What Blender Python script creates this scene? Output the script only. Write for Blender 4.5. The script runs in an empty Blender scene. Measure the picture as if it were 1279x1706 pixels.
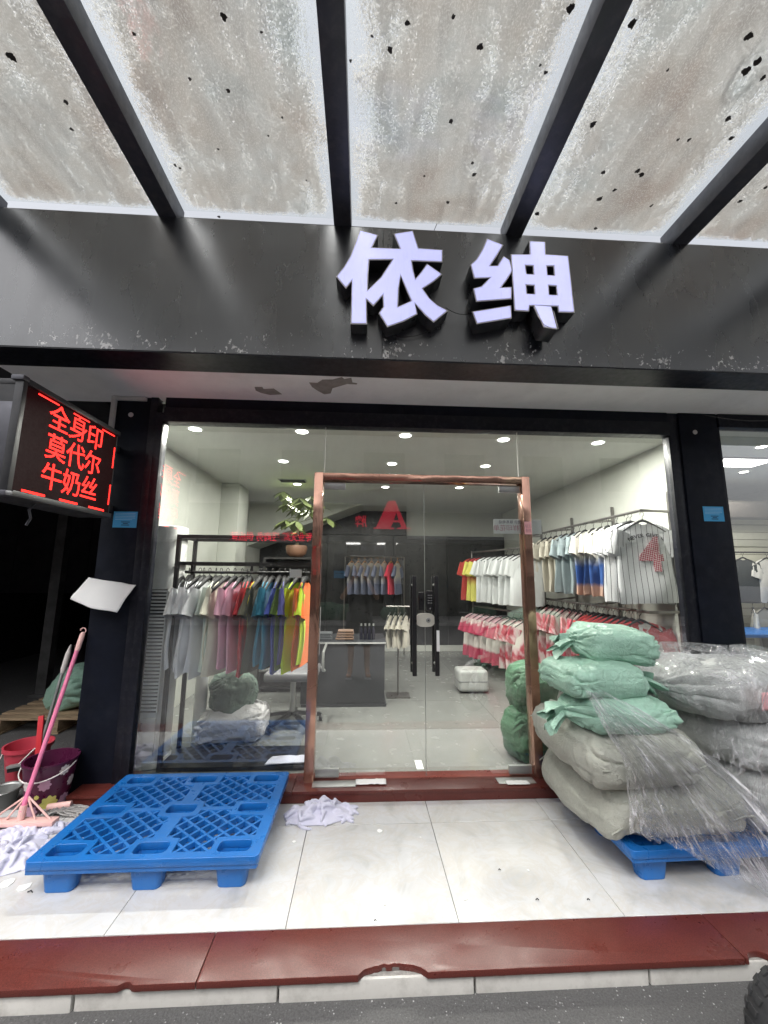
import bpy, bmesh, math, random
from mathutils import Vector, Matrix, Euler, noise
random.seed(7)
R = math.radians
scn = bpy.context.scene
COL = scn.collection

# ------------------------------------------------------------------ camera
# metres; camera over the street at the origin, facade plane at Y = 2.93, platform floor at Z = 0
FPX, PITCH, YAW, ROLL, CAMZ = 665.9, 0.15611, -0.05268, 0.00837, 1.42
cam_d = bpy.data.cameras.new('camera')
cam_d.sensor_fit = 'HORIZONTAL'; cam_d.sensor_width = 36.0
cam_d.lens = FPX / 1279.0 * 36.0
cam_d.clip_start = 0.02; cam_d.clip_end = 400
cam = bpy.data.objects.new('camera', cam_d); COL.objects.link(cam)
CR = Matrix.Rotation(YAW, 3, 'Z') @ Matrix.Rotation(math.pi/2 + PITCH, 3, 'X') @ Matrix.Rotation(ROLL, 3, 'Z')
cam.matrix_world = Matrix.Translation((0, 0, CAMZ)) @ CR.to_4x4()
scn.camera = cam

# ------------------------------------------------------------------ sky, sun, exposure
SUN_EL, SUN_AZ = 62, 200
w = bpy.data.worlds.new('World'); scn.world = w; w.use_nodes = True
nt = w.node_tree; nt.nodes.clear()
sky = nt.nodes.new('ShaderNodeTexSky'); sky.sky_type = 'NISHITA'; sky.sun_disc = False
sky.sun_elevation = R(SUN_EL); sky.sun_rotation = R(SUN_AZ)
sky.air_density = 1.0; sky.dust_density = 6.0; sky.ozone_density = 1.0; sky.altitude = 0
hs = nt.nodes.new('ShaderNodeHueSaturation'); hs.inputs['Saturation'].default_value = 0.22
bg = nt.nodes.new('ShaderNodeBackground'); bg.inputs['Strength'].default_value = 0.15
wo = nt.nodes.new('ShaderNodeOutputWorld')
nt.links.new(sky.outputs[0], hs.inputs['Color']); nt.links.new(hs.outputs[0], bg.inputs[0]); nt.links.new(bg.outputs[0], wo.inputs[0])
sd = bpy.data.lights.new('sun', 'SUN'); sd.energy = 0.6; sd.angle = R(35); sd.color = (1.0, 0.97, 0.93)
sun = bpy.data.objects.new('sun', sd); COL.objects.link(sun)
az = R(SUN_AZ)
sdir = Vector((math.sin(az)*math.cos(R(SUN_EL)), math.cos(az)*math.cos(R(SUN_EL)), math.sin(R(SUN_EL))))
sun.rotation_euler = sdir.to_track_quat('Z', 'Y').to_euler()
sun.location = sdir*30
scn.view_settings.view_transform = 'Standard'; scn.view_settings.look = 'None'
scn.view_settings.exposure = 1.0; scn.view_settings.gamma = 1.0
scn.render.engine = 'CYCLES'
cy = scn.cycles
cy.use_denoising = True
cy.max_bounces = 8; cy.diffuse_bounces = 4; cy.glossy_bounces = 4; cy.transmission_bounces = 6; cy.transparent_max_bounces = 24
cy.caustics_reflective = False; cy.caustics_refractive = False
cy.sample_clamp_indirect = 6.0

# ------------------------------------------------------------------ measuring helpers (a point of the place on a known plane)
def _ray(x, y): return CR @ Vector(((x-639.5)/FPX, -(y-853)/FPX, -1.0))
def on_y(x, y, Y): d = _ray(x, y); t = Y/d.y; return Vector((0, 0, CAMZ)) + d*t
def on_z(x, y, z): d = _ray(x, y); t = (z-CAMZ)/d.z; return Vector((0, 0, CAMZ)) + d*t
def on_x(x, y, X): d = _ray(x, y); t = X/d.x; return Vector((0, 0, CAMZ)) + d*t

# ------------------------------------------------------------------ materials
MATS = {}
def nodes_of(name):
    m = bpy.data.materials.new(name); m.use_nodes = True
    t = m.node_tree; t.nodes.clear()
    o = t.nodes.new('ShaderNodeOutputMaterial')
    MATS[name] = m
    return m, t, o
def N(t, typ, **kw):
    n = t.nodes.new(typ)
    for k, v in kw.items():
        if k.startswith('i_'): n.inputs[k[2:].replace('_', ' ')].default_value = v
        else: setattr(n, k, v)
    return n
def L(t, a, b): t.links.new(a, b)
def ramp(t, fac, stops):
    r = t.nodes.new('ShaderNodeValToRGB'); e = r.color_ramp.elements
    while len(e) > 1: e.remove(e[-1])
    for i, (p, c) in enumerate(stops):
        el = e[0] if i == 0 else e.new(p)
        el.position = p; el.color = (*c, 1) if len(c) == 3 else c
    L(t, fac, r.inputs[0]); return r
def g(v): return (v, v, v)
def mix(t, fac, a, b, blend='MIX'):
    m = t.nodes.new('ShaderNodeMix'); m.data_type = 'RGBA'; m.blend_type = blend
    for s, v in ((0, fac), (6, a), (7, b)):
        if hasattr(v, 'is_output'): L(t, v, m.inputs[s])
        elif s == 0: m.inputs[0].default_value = v
        else: m.inputs[s].default_value = (*v, 1)
    return m.outputs[2]
def math_n(t, op, a, b=0.0, clamp=False):
    m = t.nodes.new('ShaderNodeMath'); m.operation = op; m.use_clamp = clamp
    for i, v in enumerate((a, b)):
        if hasattr(v, 'is_output'): L(t, v, m.inputs[i])
        else: m.inputs[i].default_value = v
    return m.outputs[0]
def coords(t, scale=(1, 1, 1), kind='Object', rot=(0, 0, 0)):
    c = t.nodes.new('ShaderNodeTexCoord'); mp = t.nodes.new('ShaderNodeMapping')
    mp.inputs['Scale'].default_value = scale; mp.inputs['Rotation'].default_value = rot
    L(t, c.outputs[kind], mp.inputs[0]); return mp.outputs[0]
def tex_noise(t, vec, scale, detail=4, rough=.55, dist=0):
    n = t.nodes.new('ShaderNodeTexNoise'); n.inputs['Scale'].default_value = scale; n.inputs['Detail'].default_value = detail
    n.inputs['Roughness'].default_value = rough; n.inputs['Distortion'].default_value = dist
    L(t, vec, n.inputs['Vector']); return n
def bump(t, h, strength=.3, dist=.01, normal=None):
    b = t.nodes.new('ShaderNodeBump'); b.inputs['Strength'].default_value = strength; b.inputs['Distance'].default_value = dist
    L(t, h, b.inputs['Height'])
    if normal is not None: L(t, normal, b.inputs['Normal'])
    return b.outputs[0]
def setp(t, p, key, v):
    if hasattr(v, 'is_output'): L(t, v, p.inputs[key])
    elif isinstance(v, tuple): p.inputs[key].default_value = (*v, 1) if len(v) == 3 else v
    else: p.inputs[key].default_value = v
def mat(name, col, rough=.6, metal=0.0, var=.12, vscale=6, bmp=0.0, bscale=80, bdist=.003, spec=.5, coat=0.0, sheen=0.0, stretch=(1, 1, 1), dirt=0.0, dirtcol=(.12, .1, .08), rvar=.1, emit=None):
    m, t, o = nodes_of(name)
    p = N(t, 'ShaderNodeBsdfPrincipled'); L(t, p.outputs[0], o.inputs[0])
    v = coords(t, stretch)
    n1 = tex_noise(t, v, vscale, 5)
    lo = tuple(c*(1-var) for c in col); hi = tuple(min(1, c*(1+var)) for c in col)
    c = ramp(t, n1.outputs[0], [(.3, lo), (.7, hi)]).outputs[0]
    if dirt:
        n2 = tex_noise(t, v, vscale*2.3, 8, .7)
        f = ramp(t, n2.outputs[0], [(.48, g(0)), (.75, g(dirt))]).outputs[0]
        c = mix(t, f, c, dirtcol)
    setp(t, p, 'Base Color', c)
    setp(t, p, 'Metallic', metal); setp(t, p, 'Specular IOR Level', spec); setp(t, p, 'Coat Weight', coat); setp(t, p, 'Sheen Weight', sheen)
    n3 = tex_noise(t, v, vscale*3, 4)
    setp(t, p, 'Roughness', ramp(t, n3.outputs[0], [(.3, g(max(.02, rough-rvar))), (.7, g(min(1, rough+rvar)))]).outputs[0])
    if bmp:
        nb = tex_noise(t, v, bscale, 5)
        setp(t, p, 'Normal', bump(t, nb.outputs[0], bmp, bdist))
    if emit:
        setp(t, p, 'Emission Color', emit[:3]); setp(t, p, 'Emission Strength', emit[3])
    return m
def emission(name, col, strength):
    m, t, o = nodes_of(name)
    e = N(t, 'ShaderNodeEmission'); e.inputs[0].default_value = (*col, 1); e.inputs[1].default_value = strength
    L(t, e.outputs[0], o.inputs[0]); return m
def glass_mat(name, tint=(.93, .96, .94), ior=1.5, boost=1.9, smear=0.0, rough=.0):
    # window glass: clear sheet, Fresnel reflection of both faces folded into the outer one
    m, t, o = nodes_of(name)
    tr = N(t, 'ShaderNodeBsdfTransparent'); tr.inputs[0].default_value = (*tint, 1)
    gl = N(t, 'ShaderNodeBsdfGlossy'); gl.inputs['Roughness'].default_value = rough; gl.inputs[0].default_value = (1, 1, 1, 1)
    fr = N(t, 'ShaderNodeFresnel'); fr.inputs[0].default_value = ior
    geo = N(t, 'ShaderNodeNewGeometry')
    f = math_n(t, 'MULTIPLY', math_n(t, 'MULTIPLY', fr.outputs[0], boost), math_n(t, 'SUBTRACT', 1.0, geo.outputs['Backfacing']), True)
    ms = N(t, 'ShaderNodeMixShader'); L(t, f, ms.inputs[0]); L(t, tr.outputs[0], ms.inputs[1]); L(t, gl.outputs[0], ms.inputs[2])
    last = ms.outputs[0]
    if smear:
        df = N(t, 'ShaderNodeBsdfDiffuse'); df.inputs[0].default_value = (.75, .77, .75, 1)
        v = coords(t, (1, 1, .22)); n = tex_noise(t, v, 7, 9, .72)
        v2 = coords(t); n2 = tex_noise(t, v2, 3, 3)
        fac = math_n(t, 'MULTIPLY', ramp(t, n.outputs[0], [(.45, g(.0)), (.8, g(smear))]).outputs[0], ramp(t, n2.outputs[0], [(.35, g(.15)), (.65, g(1))]).outputs[0])
        fac = math_n(t, 'MULTIPLY', fac, math_n(t, 'SUBTRACT', 1.0, geo.outputs['Backfacing']))
        m2 = N(t, 'ShaderNodeMixShader'); L(t, fac, m2.inputs[0]); L(t, last, m2.inputs[1]); L(t, df.outputs[0], m2.inputs[2]); last = m2.outputs[0]
    L(t, last, o.inputs[0]); return m

# ------------------------------------------------------------------ objects
WL = {}
def wl(o): return WL.get(o.name, Vector((0, 0, 0))) if o else Vector((0, 0, 0))
def tag(o, label, cat=None, group=None, kind=None):
    if label: o['label'] = label
    if cat: o['category'] = cat
    if group: o['group'] = group
    if kind: o['kind'] = kind
    return o
def struct(o, label=None): o['kind'] = 'structure'; return o
def thing(name, loc, label, cat, group=None):
    o = bpy.data.objects.new(name, None); COL.objects.link(o); o.empty_display_size = .05
    o.location = loc; WL[o.name] = Vector(loc); return tag(o, label, cat, group)
class B:
    """collects geometry in world metres; build() links it as one mesh object"""
    def __init__(s): s.v = []; s.f = []; s.mi = []
    def add(s, vs, fs, mi=0):
        k = len(s.v); s.v += [Vector(v) for v in vs]; s.f += [tuple(i+k for i in f) for f in fs]; s.mi += [mi]*len(fs); return s
    def box(s, x0, x1, y0, y1, z0, z1, rot=None, mi=0):
        vs = [Vector((x, y, z)) for z in (z0, z1) for y in (y0, y1) for x in (x0, x1)]
        if rot:
            c = Vector(((x0+x1)/2, (y0+y1)/2, (z0+z1)/2)); vs = [c + rot @ (v-c) for v in vs]
        return s.add(vs, [(0, 2, 3, 1), (4, 5, 7, 6), (0, 1, 5, 4), (2, 6, 7, 3), (0, 4, 6, 2), (1, 3, 7, 5)], mi)
    def bar(s, a, b, w, h, up=(0, 0, 1), mi=0):
        a = Vector(a); b = Vector(b); d = (b-a).normalized(); u = Vector(up)
        if abs(d.dot(u)) > .98: u = Vector((0, 1, 0))
        sx = d.cross(u).normalized(); sz = sx.cross(d)
        vs = [p + sx*i*w/2 + sz*j*h/2 for p in (a, b) for i, j in ((-1, -1), (1, -1), (1, 1), (-1, 1))]
        return s.add(vs, [(3, 2, 1, 0), (4, 5, 6, 7), (0, 1, 5, 4), (1, 2, 6, 5), (2, 3, 7, 6), (3, 0, 4, 7)], mi)
    def tube(s, pts, r, n=10, cap=True, closed=False, mi=0):
        pts = [Vector(p) for p in pts]; m = len(pts); rr = r if isinstance(r, (list, tuple)) else [r]*m
        vs = []; nrm = None
        for i, p in enumerate(pts):
            if closed: d = pts[(i+1) % m]-pts[i-1]
            else: d = pts[min(i+1, m-1)]-pts[max(i-1, 0)]
            d.normalize()
            if nrm is None:
                nrm = d.orthogonal().normalized()
            nrm = (nrm - d*nrm.dot(d)).normalized(); bn = d.cross(nrm)
            for k in range(n):
                a = 2*math.pi*k/n; vs.append(p + (nrm*math.cos(a)+bn*math.sin(a))*rr[i])
        fs = []
        for i in range(m if closed else m-1):
            j = (i+1) % m
            for k in range(n): fs.append((i*n+k, i*n+(k+1) % n, j*n+(k+1) % n, j*n+k))
        if cap and not closed: fs += [tuple(range(n))[::-1], tuple((m-1)*n+k for k in range(n))]
        return s.add(vs, fs, mi)
    def lathe(s, prof, n=32, c=(0, 0, 0), axis='Z', cap=(True, True), mi=0, wob=None):
        vs = []; c = Vector(c)
        for i, (r, h) in enumerate(prof):
            for k in range(n):
                a = 2*math.pi*k/n; q = r*(wob(a, i) if wob else 1)
                p = Vector((q*math.cos(a), q*math.sin(a), h))
                if axis == 'Y': p = Vector((p.x, p.z, p.y))
                if axis == 'X': p = Vector((p.z, p.x, p.y))
                vs.append(c+p)
        fs = []; m = len(prof)
        for i in range(m-1):
            for k in range(n): fs.append((i*n+k, i*n+(k+1) % n, (i+1)*n+(k+1) % n, (i+1)*n+k))
        if cap[0]: fs.append(tuple(range(n))[::-1])
        if cap[1]: fs.append(tuple((m-1)*n+k for k in range(n)))
        return s.add(vs, fs, mi)
    def grid(s, fn, nu, nv, mi=0, wrap=False):
        vs = [fn(i/(nu if wrap else nu-1), j/(nv-1)) for j in range(nv) for i in range(nu)]
        fs = []
        for j in range(nv-1):
            for i in range(nu if wrap else nu-1):
                k = (i+1) % nu; fs.append((j*nu+i, j*nu+k, (j+1)*nu+k, (j+1)*nu+i))
        return s.add(vs, fs, mi)
    def prism(s, poly, z0, z1, mi=0):   # poly: (x, y) counter-clockwise, extruded in Z
        n = len(poly); vs = [(x, y, z0) for x, y in poly] + [(x, y, z1) for x, y in poly]
        return s.add(vs, [tuple(range(n))[::-1], tuple(range(n, 2*n))] + [(i, (i+1) % n, n+(i+1) % n, n+i) for i in range(n)], mi)
    def tf(s, M): s.v = [M @ v for v in s.v]; return s
    def build(s, name, m, parent=None, smooth=False, bevel=0.0, bseg=2, angle=35, solid=0.0, sub=0):
        lo = [min(v[i] for v in s.v) for i in range(3)]; hi = [max(v[i] for v in s.v) for i in range(3)]
        base = Vector(((lo[0]+hi[0])/2, (lo[1]+hi[1])/2, lo[2]))
        me = bpy.data.meshes.new(name); me.from_pydata([v-base for v in s.v], [], s.f)
        ms = m if isinstance(m, (list, tuple)) else [m]
        for x in ms: me.materials.append(MATS[x] if isinstance(x, str) else x)
        if len(ms) > 1: me.polygons.foreach_set('material_index', s.mi)
        bm = bmesh.new(); bm.from_mesh(me)
        bmesh.ops.recalc_face_normals(bm, faces=bm.faces)
        if bevel:
            es = [e for e in bm.edges if len(e.link_faces) == 2 and e.calc_face_angle(0) > R(angle)]
            bmesh.ops.bevel(bm, geom=es, offset=bevel, segments=bseg, affect='EDGES', profile=.6, clamp_overlap=True)
        for f in bm.faces: f.smooth = smooth or bool(bevel)
        bm.to_mesh(me); bm.free()
        if (smooth or bevel) and hasattr(me, 'set_sharp_from_angle'): me.set_sharp_from_angle(angle=R(40 if bevel else 60))
        o = bpy.data.objects.new(name, me); COL.objects.link(o)
        pw = wl(parent)
        o.parent = parent; o.location = base-pw; WL[o.name] = base.copy()
        if solid: md = o.modifiers.new('solid', 'SOLIDIFY'); md.thickness = solid; md.offset = 0
        if sub: md = o.modifiers.new('sub', 'SUBSURF'); md.levels = sub; md.render_levels = sub
        return o
def dup(o, parent=None):
    c = o.copy(); COL.objects.link(c); c.parent = parent
    for ch in list(o.children): dup(ch, c)
    return c
def lerp(a, b, t): return a+(b-a)*t
def sstep(a, b, x):
    t = max(0, min(1, (x-a)/(b-a))); return t*t*(3-2*t)
def ridged(p, sc, oct=3):
    p = Vector(p)*sc; v = 0; a = 1; tot = 0
    for _ in range(oct):
        v += a*(1-2*abs(noise.noise(p))); tot += a; a *= .5; p = p*2.03+Vector((3.1, 1.7, .4))
    return v/tot
def curve_mesh(polys, depth, bevel=0.0):
    """filled 2-D outlines (first ones outer, inner ones holes) as a mesh extruded along local Z"""
    cu = bpy.data.curves.new('tmp', 'CURVE'); cu.dimensions = '2D'; cu.fill_mode = 'BOTH'; cu.extrude = depth/2; cu.bevel_depth = bevel; cu.bevel_resolution = 1
    for pl in polys:
        sp = cu.splines.new('POLY'); sp.points.add(len(pl)-1); sp.use_cyclic_u = True
        for q, (x, y) in zip(sp.points, pl): q.co = (x, y, 0, 1)
    o = bpy.data.objects.new('tmp', cu); me = bpy.data.meshes.new_from_object(o)
    bpy.data.objects.remove(o); bpy.data.curves.remove(cu); return me
def text_mesh(s, size=1.0, depth=0.0, offset=0.0, align='CENTER', spacing=1.0, line=1.0):
    cu = bpy.data.curves.new('tmp', 'FONT'); cu.body = s; cu.size = size; cu.extrude = depth/2; cu.offset = offset; cu.align_x = align; cu.align_y = 'CENTER'
    cu.space_character = spacing; cu.space_line = line; cu.resolution_u = 3
    o = bpy.data.objects.new('tmp', cu); me = bpy.data.meshes.new_from_object(o)
    bpy.data.objects.remove(o); bpy.data.curves.remove(cu); return me
def place_mesh(name, me, m, M, parent=None):
    """bake matrix M (world) into mesh, origin at its base"""
    me.transform(M); me.name = name
    if not me.vertices: return None
    cs = [v.co for v in me.vertices]
    base = Vector(((min(c.x for c in cs)+max(c.x for c in cs))/2, (min(c.y for c in cs)+max(c.y for c in cs))/2, min(c.z for c in cs)))
    me.transform(Matrix.Translation(-base)); me.materials.clear()
    for x in (m if isinstance(m, (list, tuple)) else [m]): me.materials.append(MATS[x])
    o = bpy.data.objects.new(name, me); COL.objects.link(o); o.parent = parent; o.location = base-wl(parent); WL[o.name] = base; return o
def basis(ux, uy, o):
    ux = Vector(ux).normalized(); uy = Vector(uy).normalized(); uz = ux.cross(uy)
    M = Matrix((ux, uy, uz)).transposed().to_4x4(); return Matrix.Translation(o) @ M
# ================================================================== surface materials
def asphalt():
    m, t, o = nodes_of('asphalt'); p = N(t, 'ShaderNodeBsdfPrincipled'); L(t, p.outputs[0], o.inputs[0])
    v = coords(t); big = tex_noise(t, v, 1.1, 5); fine = tex_noise(t, v, 160, 4, .7)
    c = ramp(t, fine.outputs[0], [(.3, g(.05)), (.7, g(.13))]).outputs[0]
    c = mix(t, ramp(t, big.outputs[0], [(.35, g(0)), (.7, g(.5))]).outputs[0], c, (.06, .058, .06))
    vo = N(t, 'ShaderNodeTexVoronoi'); vo.inputs['Scale'].default_value = 75; L(t, v, vo.inputs['Vector'])
    sp = math_n(t, 'MULTIPLY', ramp(t, vo.outputs['Distance'], [(.16, g(1)), (.26, g(0))]).outputs[0], ramp(t, tex_noise(t, v, 38, 3).outputs[0], [(.52, g(0)), (.66, g(1))]).outputs[0])
    c = mix(t, sp, c, (.42, .42, .42)); setp(t, p, 'Base Color', c); setp(t, p, 'Roughness', .82)
    h = math_n(t, 'ADD', fine.outputs[0], math_n(t, 'MULTIPLY', vo.outputs['Distance'], -1.2))
    setp(t, p, 'Normal', bump(t, h, .55, .004))
asphalt()
def tile_mat():
    m, t, o = nodes_of('tile'); p = N(t, 'ShaderNodeBsdfPrincipled'); L(t, p.outputs[0], o.inputs[0])
    inf = N(t, 'ShaderNodeObjectInfo'); tc = N(t, 'ShaderNodeTexCoord'); mp = N(t, 'ShaderNodeMapping'); L(t, tc.outputs['Object'], mp.inputs[0])
    off = N(t, 'ShaderNodeCombineXYZ'); L(t, math_n(t, 'MULTIPLY', inf.outputs['Random'], 31), off.inputs[0]); L(t, math_n(t, 'MULTIPLY', inf.outputs['Random'], 17), off.inputs[1]); L(t, off.outputs[0], mp.inputs['Location'])
    v = mp.outputs[0]
    n1 = tex_noise(t, v, 2.6, 9, .62, 1.6); n2 = tex_noise(t, v, 7, 8, .7, .8); n3 = tex_noise(t, v, 1.5, 3)
    c = ramp(t, n1.outputs[0], [(.32, (.43, .43, .42)), (.46, (.54, .545, .55)), (.6, (.585, .59, .60))]).outputs[0]
    vein = ramp(t, n2.outputs[0], [(.44, g(0)), (.495, g(.42)), (.55, g(0))]).outputs[0]
    c = mix(t, vein, c, (.52, .48, .42))
    c = mix(t, ramp(t, n3.outputs[0], [(.45, g(0)), (.75, g(.45))]).outputs[0], c, (.62, .59, .53))
    smudge = tex_noise(t, v, 26, 8, .75)
    c = mix(t, ramp(t, smudge.outputs[0], [(.6, g(0)), (.82, g(.35))]).outputs[0], c, (.42, .41, .39))
    setp(t, p, 'Base Color', c)
    setp(t, p, 'Roughness', ramp(t, smudge.outputs[0], [(.3, g(.08)), (.7, g(.24))]).outputs[0])
    setp(t, p, 'Normal', bump(t, n1.outputs[0], .04, .002))
tile_mat()
def granite(name, base, dark, lite):
    m, t, o = nodes_of(name); p = N(t, 'ShaderNodeBsdfPrincipled'); L(t, p.outputs[0], o.inputs[0])
    v = coords(t); n = tex_noise(t, v, 260, 3, .6); n2 = tex_noise(t, v, 5, 6, .65); n3 = tex_noise(t, v, 90, 3, .7)
    c = ramp(t, n.outputs[0], [(.34, dark), (.5, base), (.72, lite)]).outputs[0]
    c = mix(t, ramp(t, n2.outputs[0], [(.5, g(0)), (.75, g(.55))]).outputs[0], c, tuple(x*.75 for x in base))
    c = mix(t, ramp(t, n3.outputs[0], [(.7, g(0)), (.8, g(.5))]).outputs[0], c, (.3, .2, .18))
    setp(t, p, 'Base Color', c); setp(t, p, 'Roughness', ramp(t, n2.outputs[0], [(.3, g(.22)), (.7, g(.42))]).outputs[0])
    setp(t, p, 'Normal', bump(t, n.outputs[0], .04, .001))
granite('red_granite', (.105, .022, .017), (.06, .013, .010), (.16, .045, .036))
mat('kerb_stone', (.55, .54, .51), .65, var=.12, vscale=4, bmp=.25, bscale=60, dirt=.55, dirtcol=(.22, .21, .19))
mat('mortar', (.28, .27, .25), .9, var=.3, vscale=30, bmp=.8, bscale=60, bdist=.01)
mat('grout', (.16, .15, .14), .9)
def fascia_mat(name='fascia_black', chips=True):
    m, t, o = nodes_of(name); p = N(t, 'ShaderNodeBsdfPrincipled'); L(t, p.outputs[0], o.inputs[0])
    v = coords(t); c = ramp(t, tex_noise(t, v, 3, 5).outputs[0], [(.3, (.016, .019, .026)), (.7, (.024, .028, .036))]).outputs[0]
    st = tex_noise(t, coords(t, (1, 1, .12)), 22, 6, .7)
    dust = ramp(t, st.outputs[0], [(.55, g(0)), (.8, g(.12))]).outputs[0]
    c = mix(t, dust, c, (.22, .21, .2))
    sep = N(t, 'ShaderNodeSeparateXYZ'); L(t, v, sep.inputs[0])
    if chips:
        band = ramp(t, sep.outputs[2], [(.004, g(.55)), (.03, g(1)), (.09, g(.75)), (.17, g(0))]).outputs[0]
        ch = tex_noise(t, coords(t, (1, 1, .75)), 34, 5, .62, .7)
        clus = ramp(t, tex_noise(t, v, 2.6, 3).outputs[0], [(.42, g(.0)), (.56, g(1))]).outputs[0]
        fac = math_n(t, 'ADD', ch.outputs[0], math_n(t, 'MULTIPLY', math_n(t, 'MULTIPLY', band, clus), .14))
        chip = ramp(t, fac, [(.680, g(0)), (.70, g(1))]).outputs[0]
        chip = math_n(t, 'MULTIPLY', chip, ramp(t, band, [(.05, g(0)), (.2, g(1))]).outputs[0])
        c = mix(t, chip, c, (.62, .61, .6))
    setp(t, p, 'Base Color', c)
    setp(t, p, 'Roughness', ramp(t, tex_noise(t, coords(t, (1, 1, .4)), 6, 6).outputs[0], [(.3, g(.24)), (.7, g(.34))]).outputs[0])
    setp(t, p, 'IOR', 2.15)
    setp(t, p, 'Normal', bump(t, tex_noise(t, v, 1.6, 3).outputs[0], .10, .02))
fascia_mat(); fascia_mat('black_panel', False)
mat('black_metal', (.006, .007, .013), .42, spec=.3, var=.25, vscale=9, bmp=.05, bscale=120, dirt=.10, dirtcol=(.2, .2, .2))
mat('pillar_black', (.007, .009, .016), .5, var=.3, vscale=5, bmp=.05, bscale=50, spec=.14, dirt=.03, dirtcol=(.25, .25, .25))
mat('rack_black', (.012, .011, .011), .45, var=.2)
mat('white_soffit', (.90, .885, .89), .85, var=.06, vscale=3, bmp=.12, bscale=40, dirt=.15, dirtcol=(.4, .38, .36))
mat('plaster_bare', (.30, .27, .25), .95, var=.2, vscale=14, bmp=.5, bscale=60)
mat('wall_white', (.60, .61, .57), .8, var=.05, vscale=2, bmp=.05, bscale=60)
mat('wall_inner', (.53, .545, .50), .75, var=.06, vscale=2, dirt=.08, dirtcol=(.35, .35, .32))
mat('ceiling_white', (.57, .58, .545), .8, var=.04, vscale=2)
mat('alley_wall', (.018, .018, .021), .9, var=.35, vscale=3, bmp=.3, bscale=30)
mat('inner_tile', (.19, .195, .185), .2, var=.06, vscale=3)
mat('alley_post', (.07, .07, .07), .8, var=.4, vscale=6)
mat('concrete', (.32, .31, .30), .9, var=.2, vscale=2, bmp=.2, bscale=40, dirt=.3)
mat('roof_grey', (.25, .25, .25), .9)
glass_mat('window_glass', (.965, .98, .97), smear=.10, boost=4.2)
glass_mat('opposite_glass', (.5, .53, .52), boost=1.8)
def canopy_glass():
    m, t, o = nodes_of('canopy_glass')
    G = N(t, 'ShaderNodeTexCoord'); sp = N(t, 'ShaderNodeSeparateXYZ'); L(t, G.outputs['Generated'], sp.inputs[0])
    inf = N(t, 'ShaderNodeObjectInfo')
    v0 = coords(t); off = N(t, 'ShaderNodeVectorMath'); off.operation = 'ADD'; L(t, v0, off.inputs[0])
    cmb = N(t, 'ShaderNodeCombineXYZ'); L(t, math_n(t, 'MULTIPLY', inf.outputs['Random'], 40), cmb.inputs[0]); L(t, cmb.outputs[0], off.inputs[1]); v = off.outputs[0]
    def scaled(sc, rz=0):
        mp = N(t, 'ShaderNodeMapping'); mp.inputs['Scale'].default_value = sc; mp.inputs['Rotation'].default_value = (0, 0, rz); L(t, v, mp.inputs[0]); return mp.outputs[0]
    fine = tex_noise(t, scaled((1, .6, 1)), 150, 5, .72); mid = tex_noise(t, scaled((1.4, .5, 1)), 9, 6, .62, .4); big = tex_noise(t, v, 1.7, 4, .6); streak = tex_noise(t, scaled((2.6, .5, 1), .35), 4, 8, .66, .7)
    ax = math_n(t, 'ABSOLUTE', math_n(t, 'SUBTRACT', math_n(t, 'MULTIPLY', sp.outputs[0], 2.0), 1.0))
    ex = ramp(t, ax, [(.0, g(.28)), (.55, g(.22)), (.84, g(.06)), (.93, g(-.10 if False else 0)), (1, g(0))]).outputs[0]
    ey = ramp(t, sp.outputs[1], [(.0, g(1)), (.975, g(1)), (1, g(.7))]).outputs[0]
    edge = ramp(t, ax, [(.72, g(0)), (.98, g(.26))]).outputs[0]
    s = math_n(t, 'ADD', fine.outputs[0], math_n(t, 'MULTIPLY', math_n(t, 'SUBTRACT', mid.outputs[0], .5), .42))
    s = math_n(t, 'ADD', s, math_n(t, 'MULTIPLY', math_n(t, 'SUBTRACT', big.outputs[0], .5), .30))
    bias = ramp(t, ax, [(.0, g(.36)), (.5, g(.33)), (.74, g(.26)), (.90, g(.10)), (1, g(0))]).outputs[0]
    s = math_n(t, 'MULTIPLY', math_n(t, 'ADD', s, math_n(t, 'SUBTRACT', bias, .2)), ey)
    d = ramp(t, s, [(.49, g(.04)), (.56, g(.93))]).outputs[0]
    col = ramp(t, big.outputs[0], [(.34, (.38, .40, .39)), (.46, (.48, .48, .46)), (.57, (.47, .455, .425)), (.69, (.41, .37, .335))]).outputs[0]
    col = mix(t, ramp(t, streak.outputs[0], [(.46, g(0)), (.72, g(.5))]).outputs[0], col, (.27, .26, .25))
    col = mix(t, ramp(t, fine.outputs[0], [(.38, g(.7)), (.5, g(0))]).outputs[0], col, (.74, .73, .71))
    tl = N(t, 'ShaderNodeBsdfTranslucent'); L(t, col, tl.inputs[0])
    df = N(t, 'ShaderNodeBsdfDiffuse'); L(t, col, df.inputs[0])
    ms = N(t, 'ShaderNodeMixShader'); ms.inputs[0].default_value = .25; L(t, tl.outputs[0], ms.inputs[1]); L(t, df.outputs[0], ms.inputs[2])
    tr = N(t, 'ShaderNodeBsdfTransparent'); tr.inputs[0].default_value = (.95, .965, .965, 1)
    m2 = N(t, 'ShaderNodeMixShader'); L(t, d, m2.inputs[0]); L(t, tr.outputs[0], m2.inputs[1]); L(t, ms.outputs[0], m2.inputs[2])
    gl = N(t, 'ShaderNodeBsdfGlossy'); gl.inputs['Roughness'].default_value = .06
    fr = N(t, 'ShaderNodeFresnel'); fr.inputs[0].default_value = 1.5; geo = N(t, 'ShaderNodeNewGeometry')
    ff = math_n(t, 'MULTIPLY', fr.outputs[0], math_n(t, 'SUBTRACT', 1, geo.outputs['Backfacing']))
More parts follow.
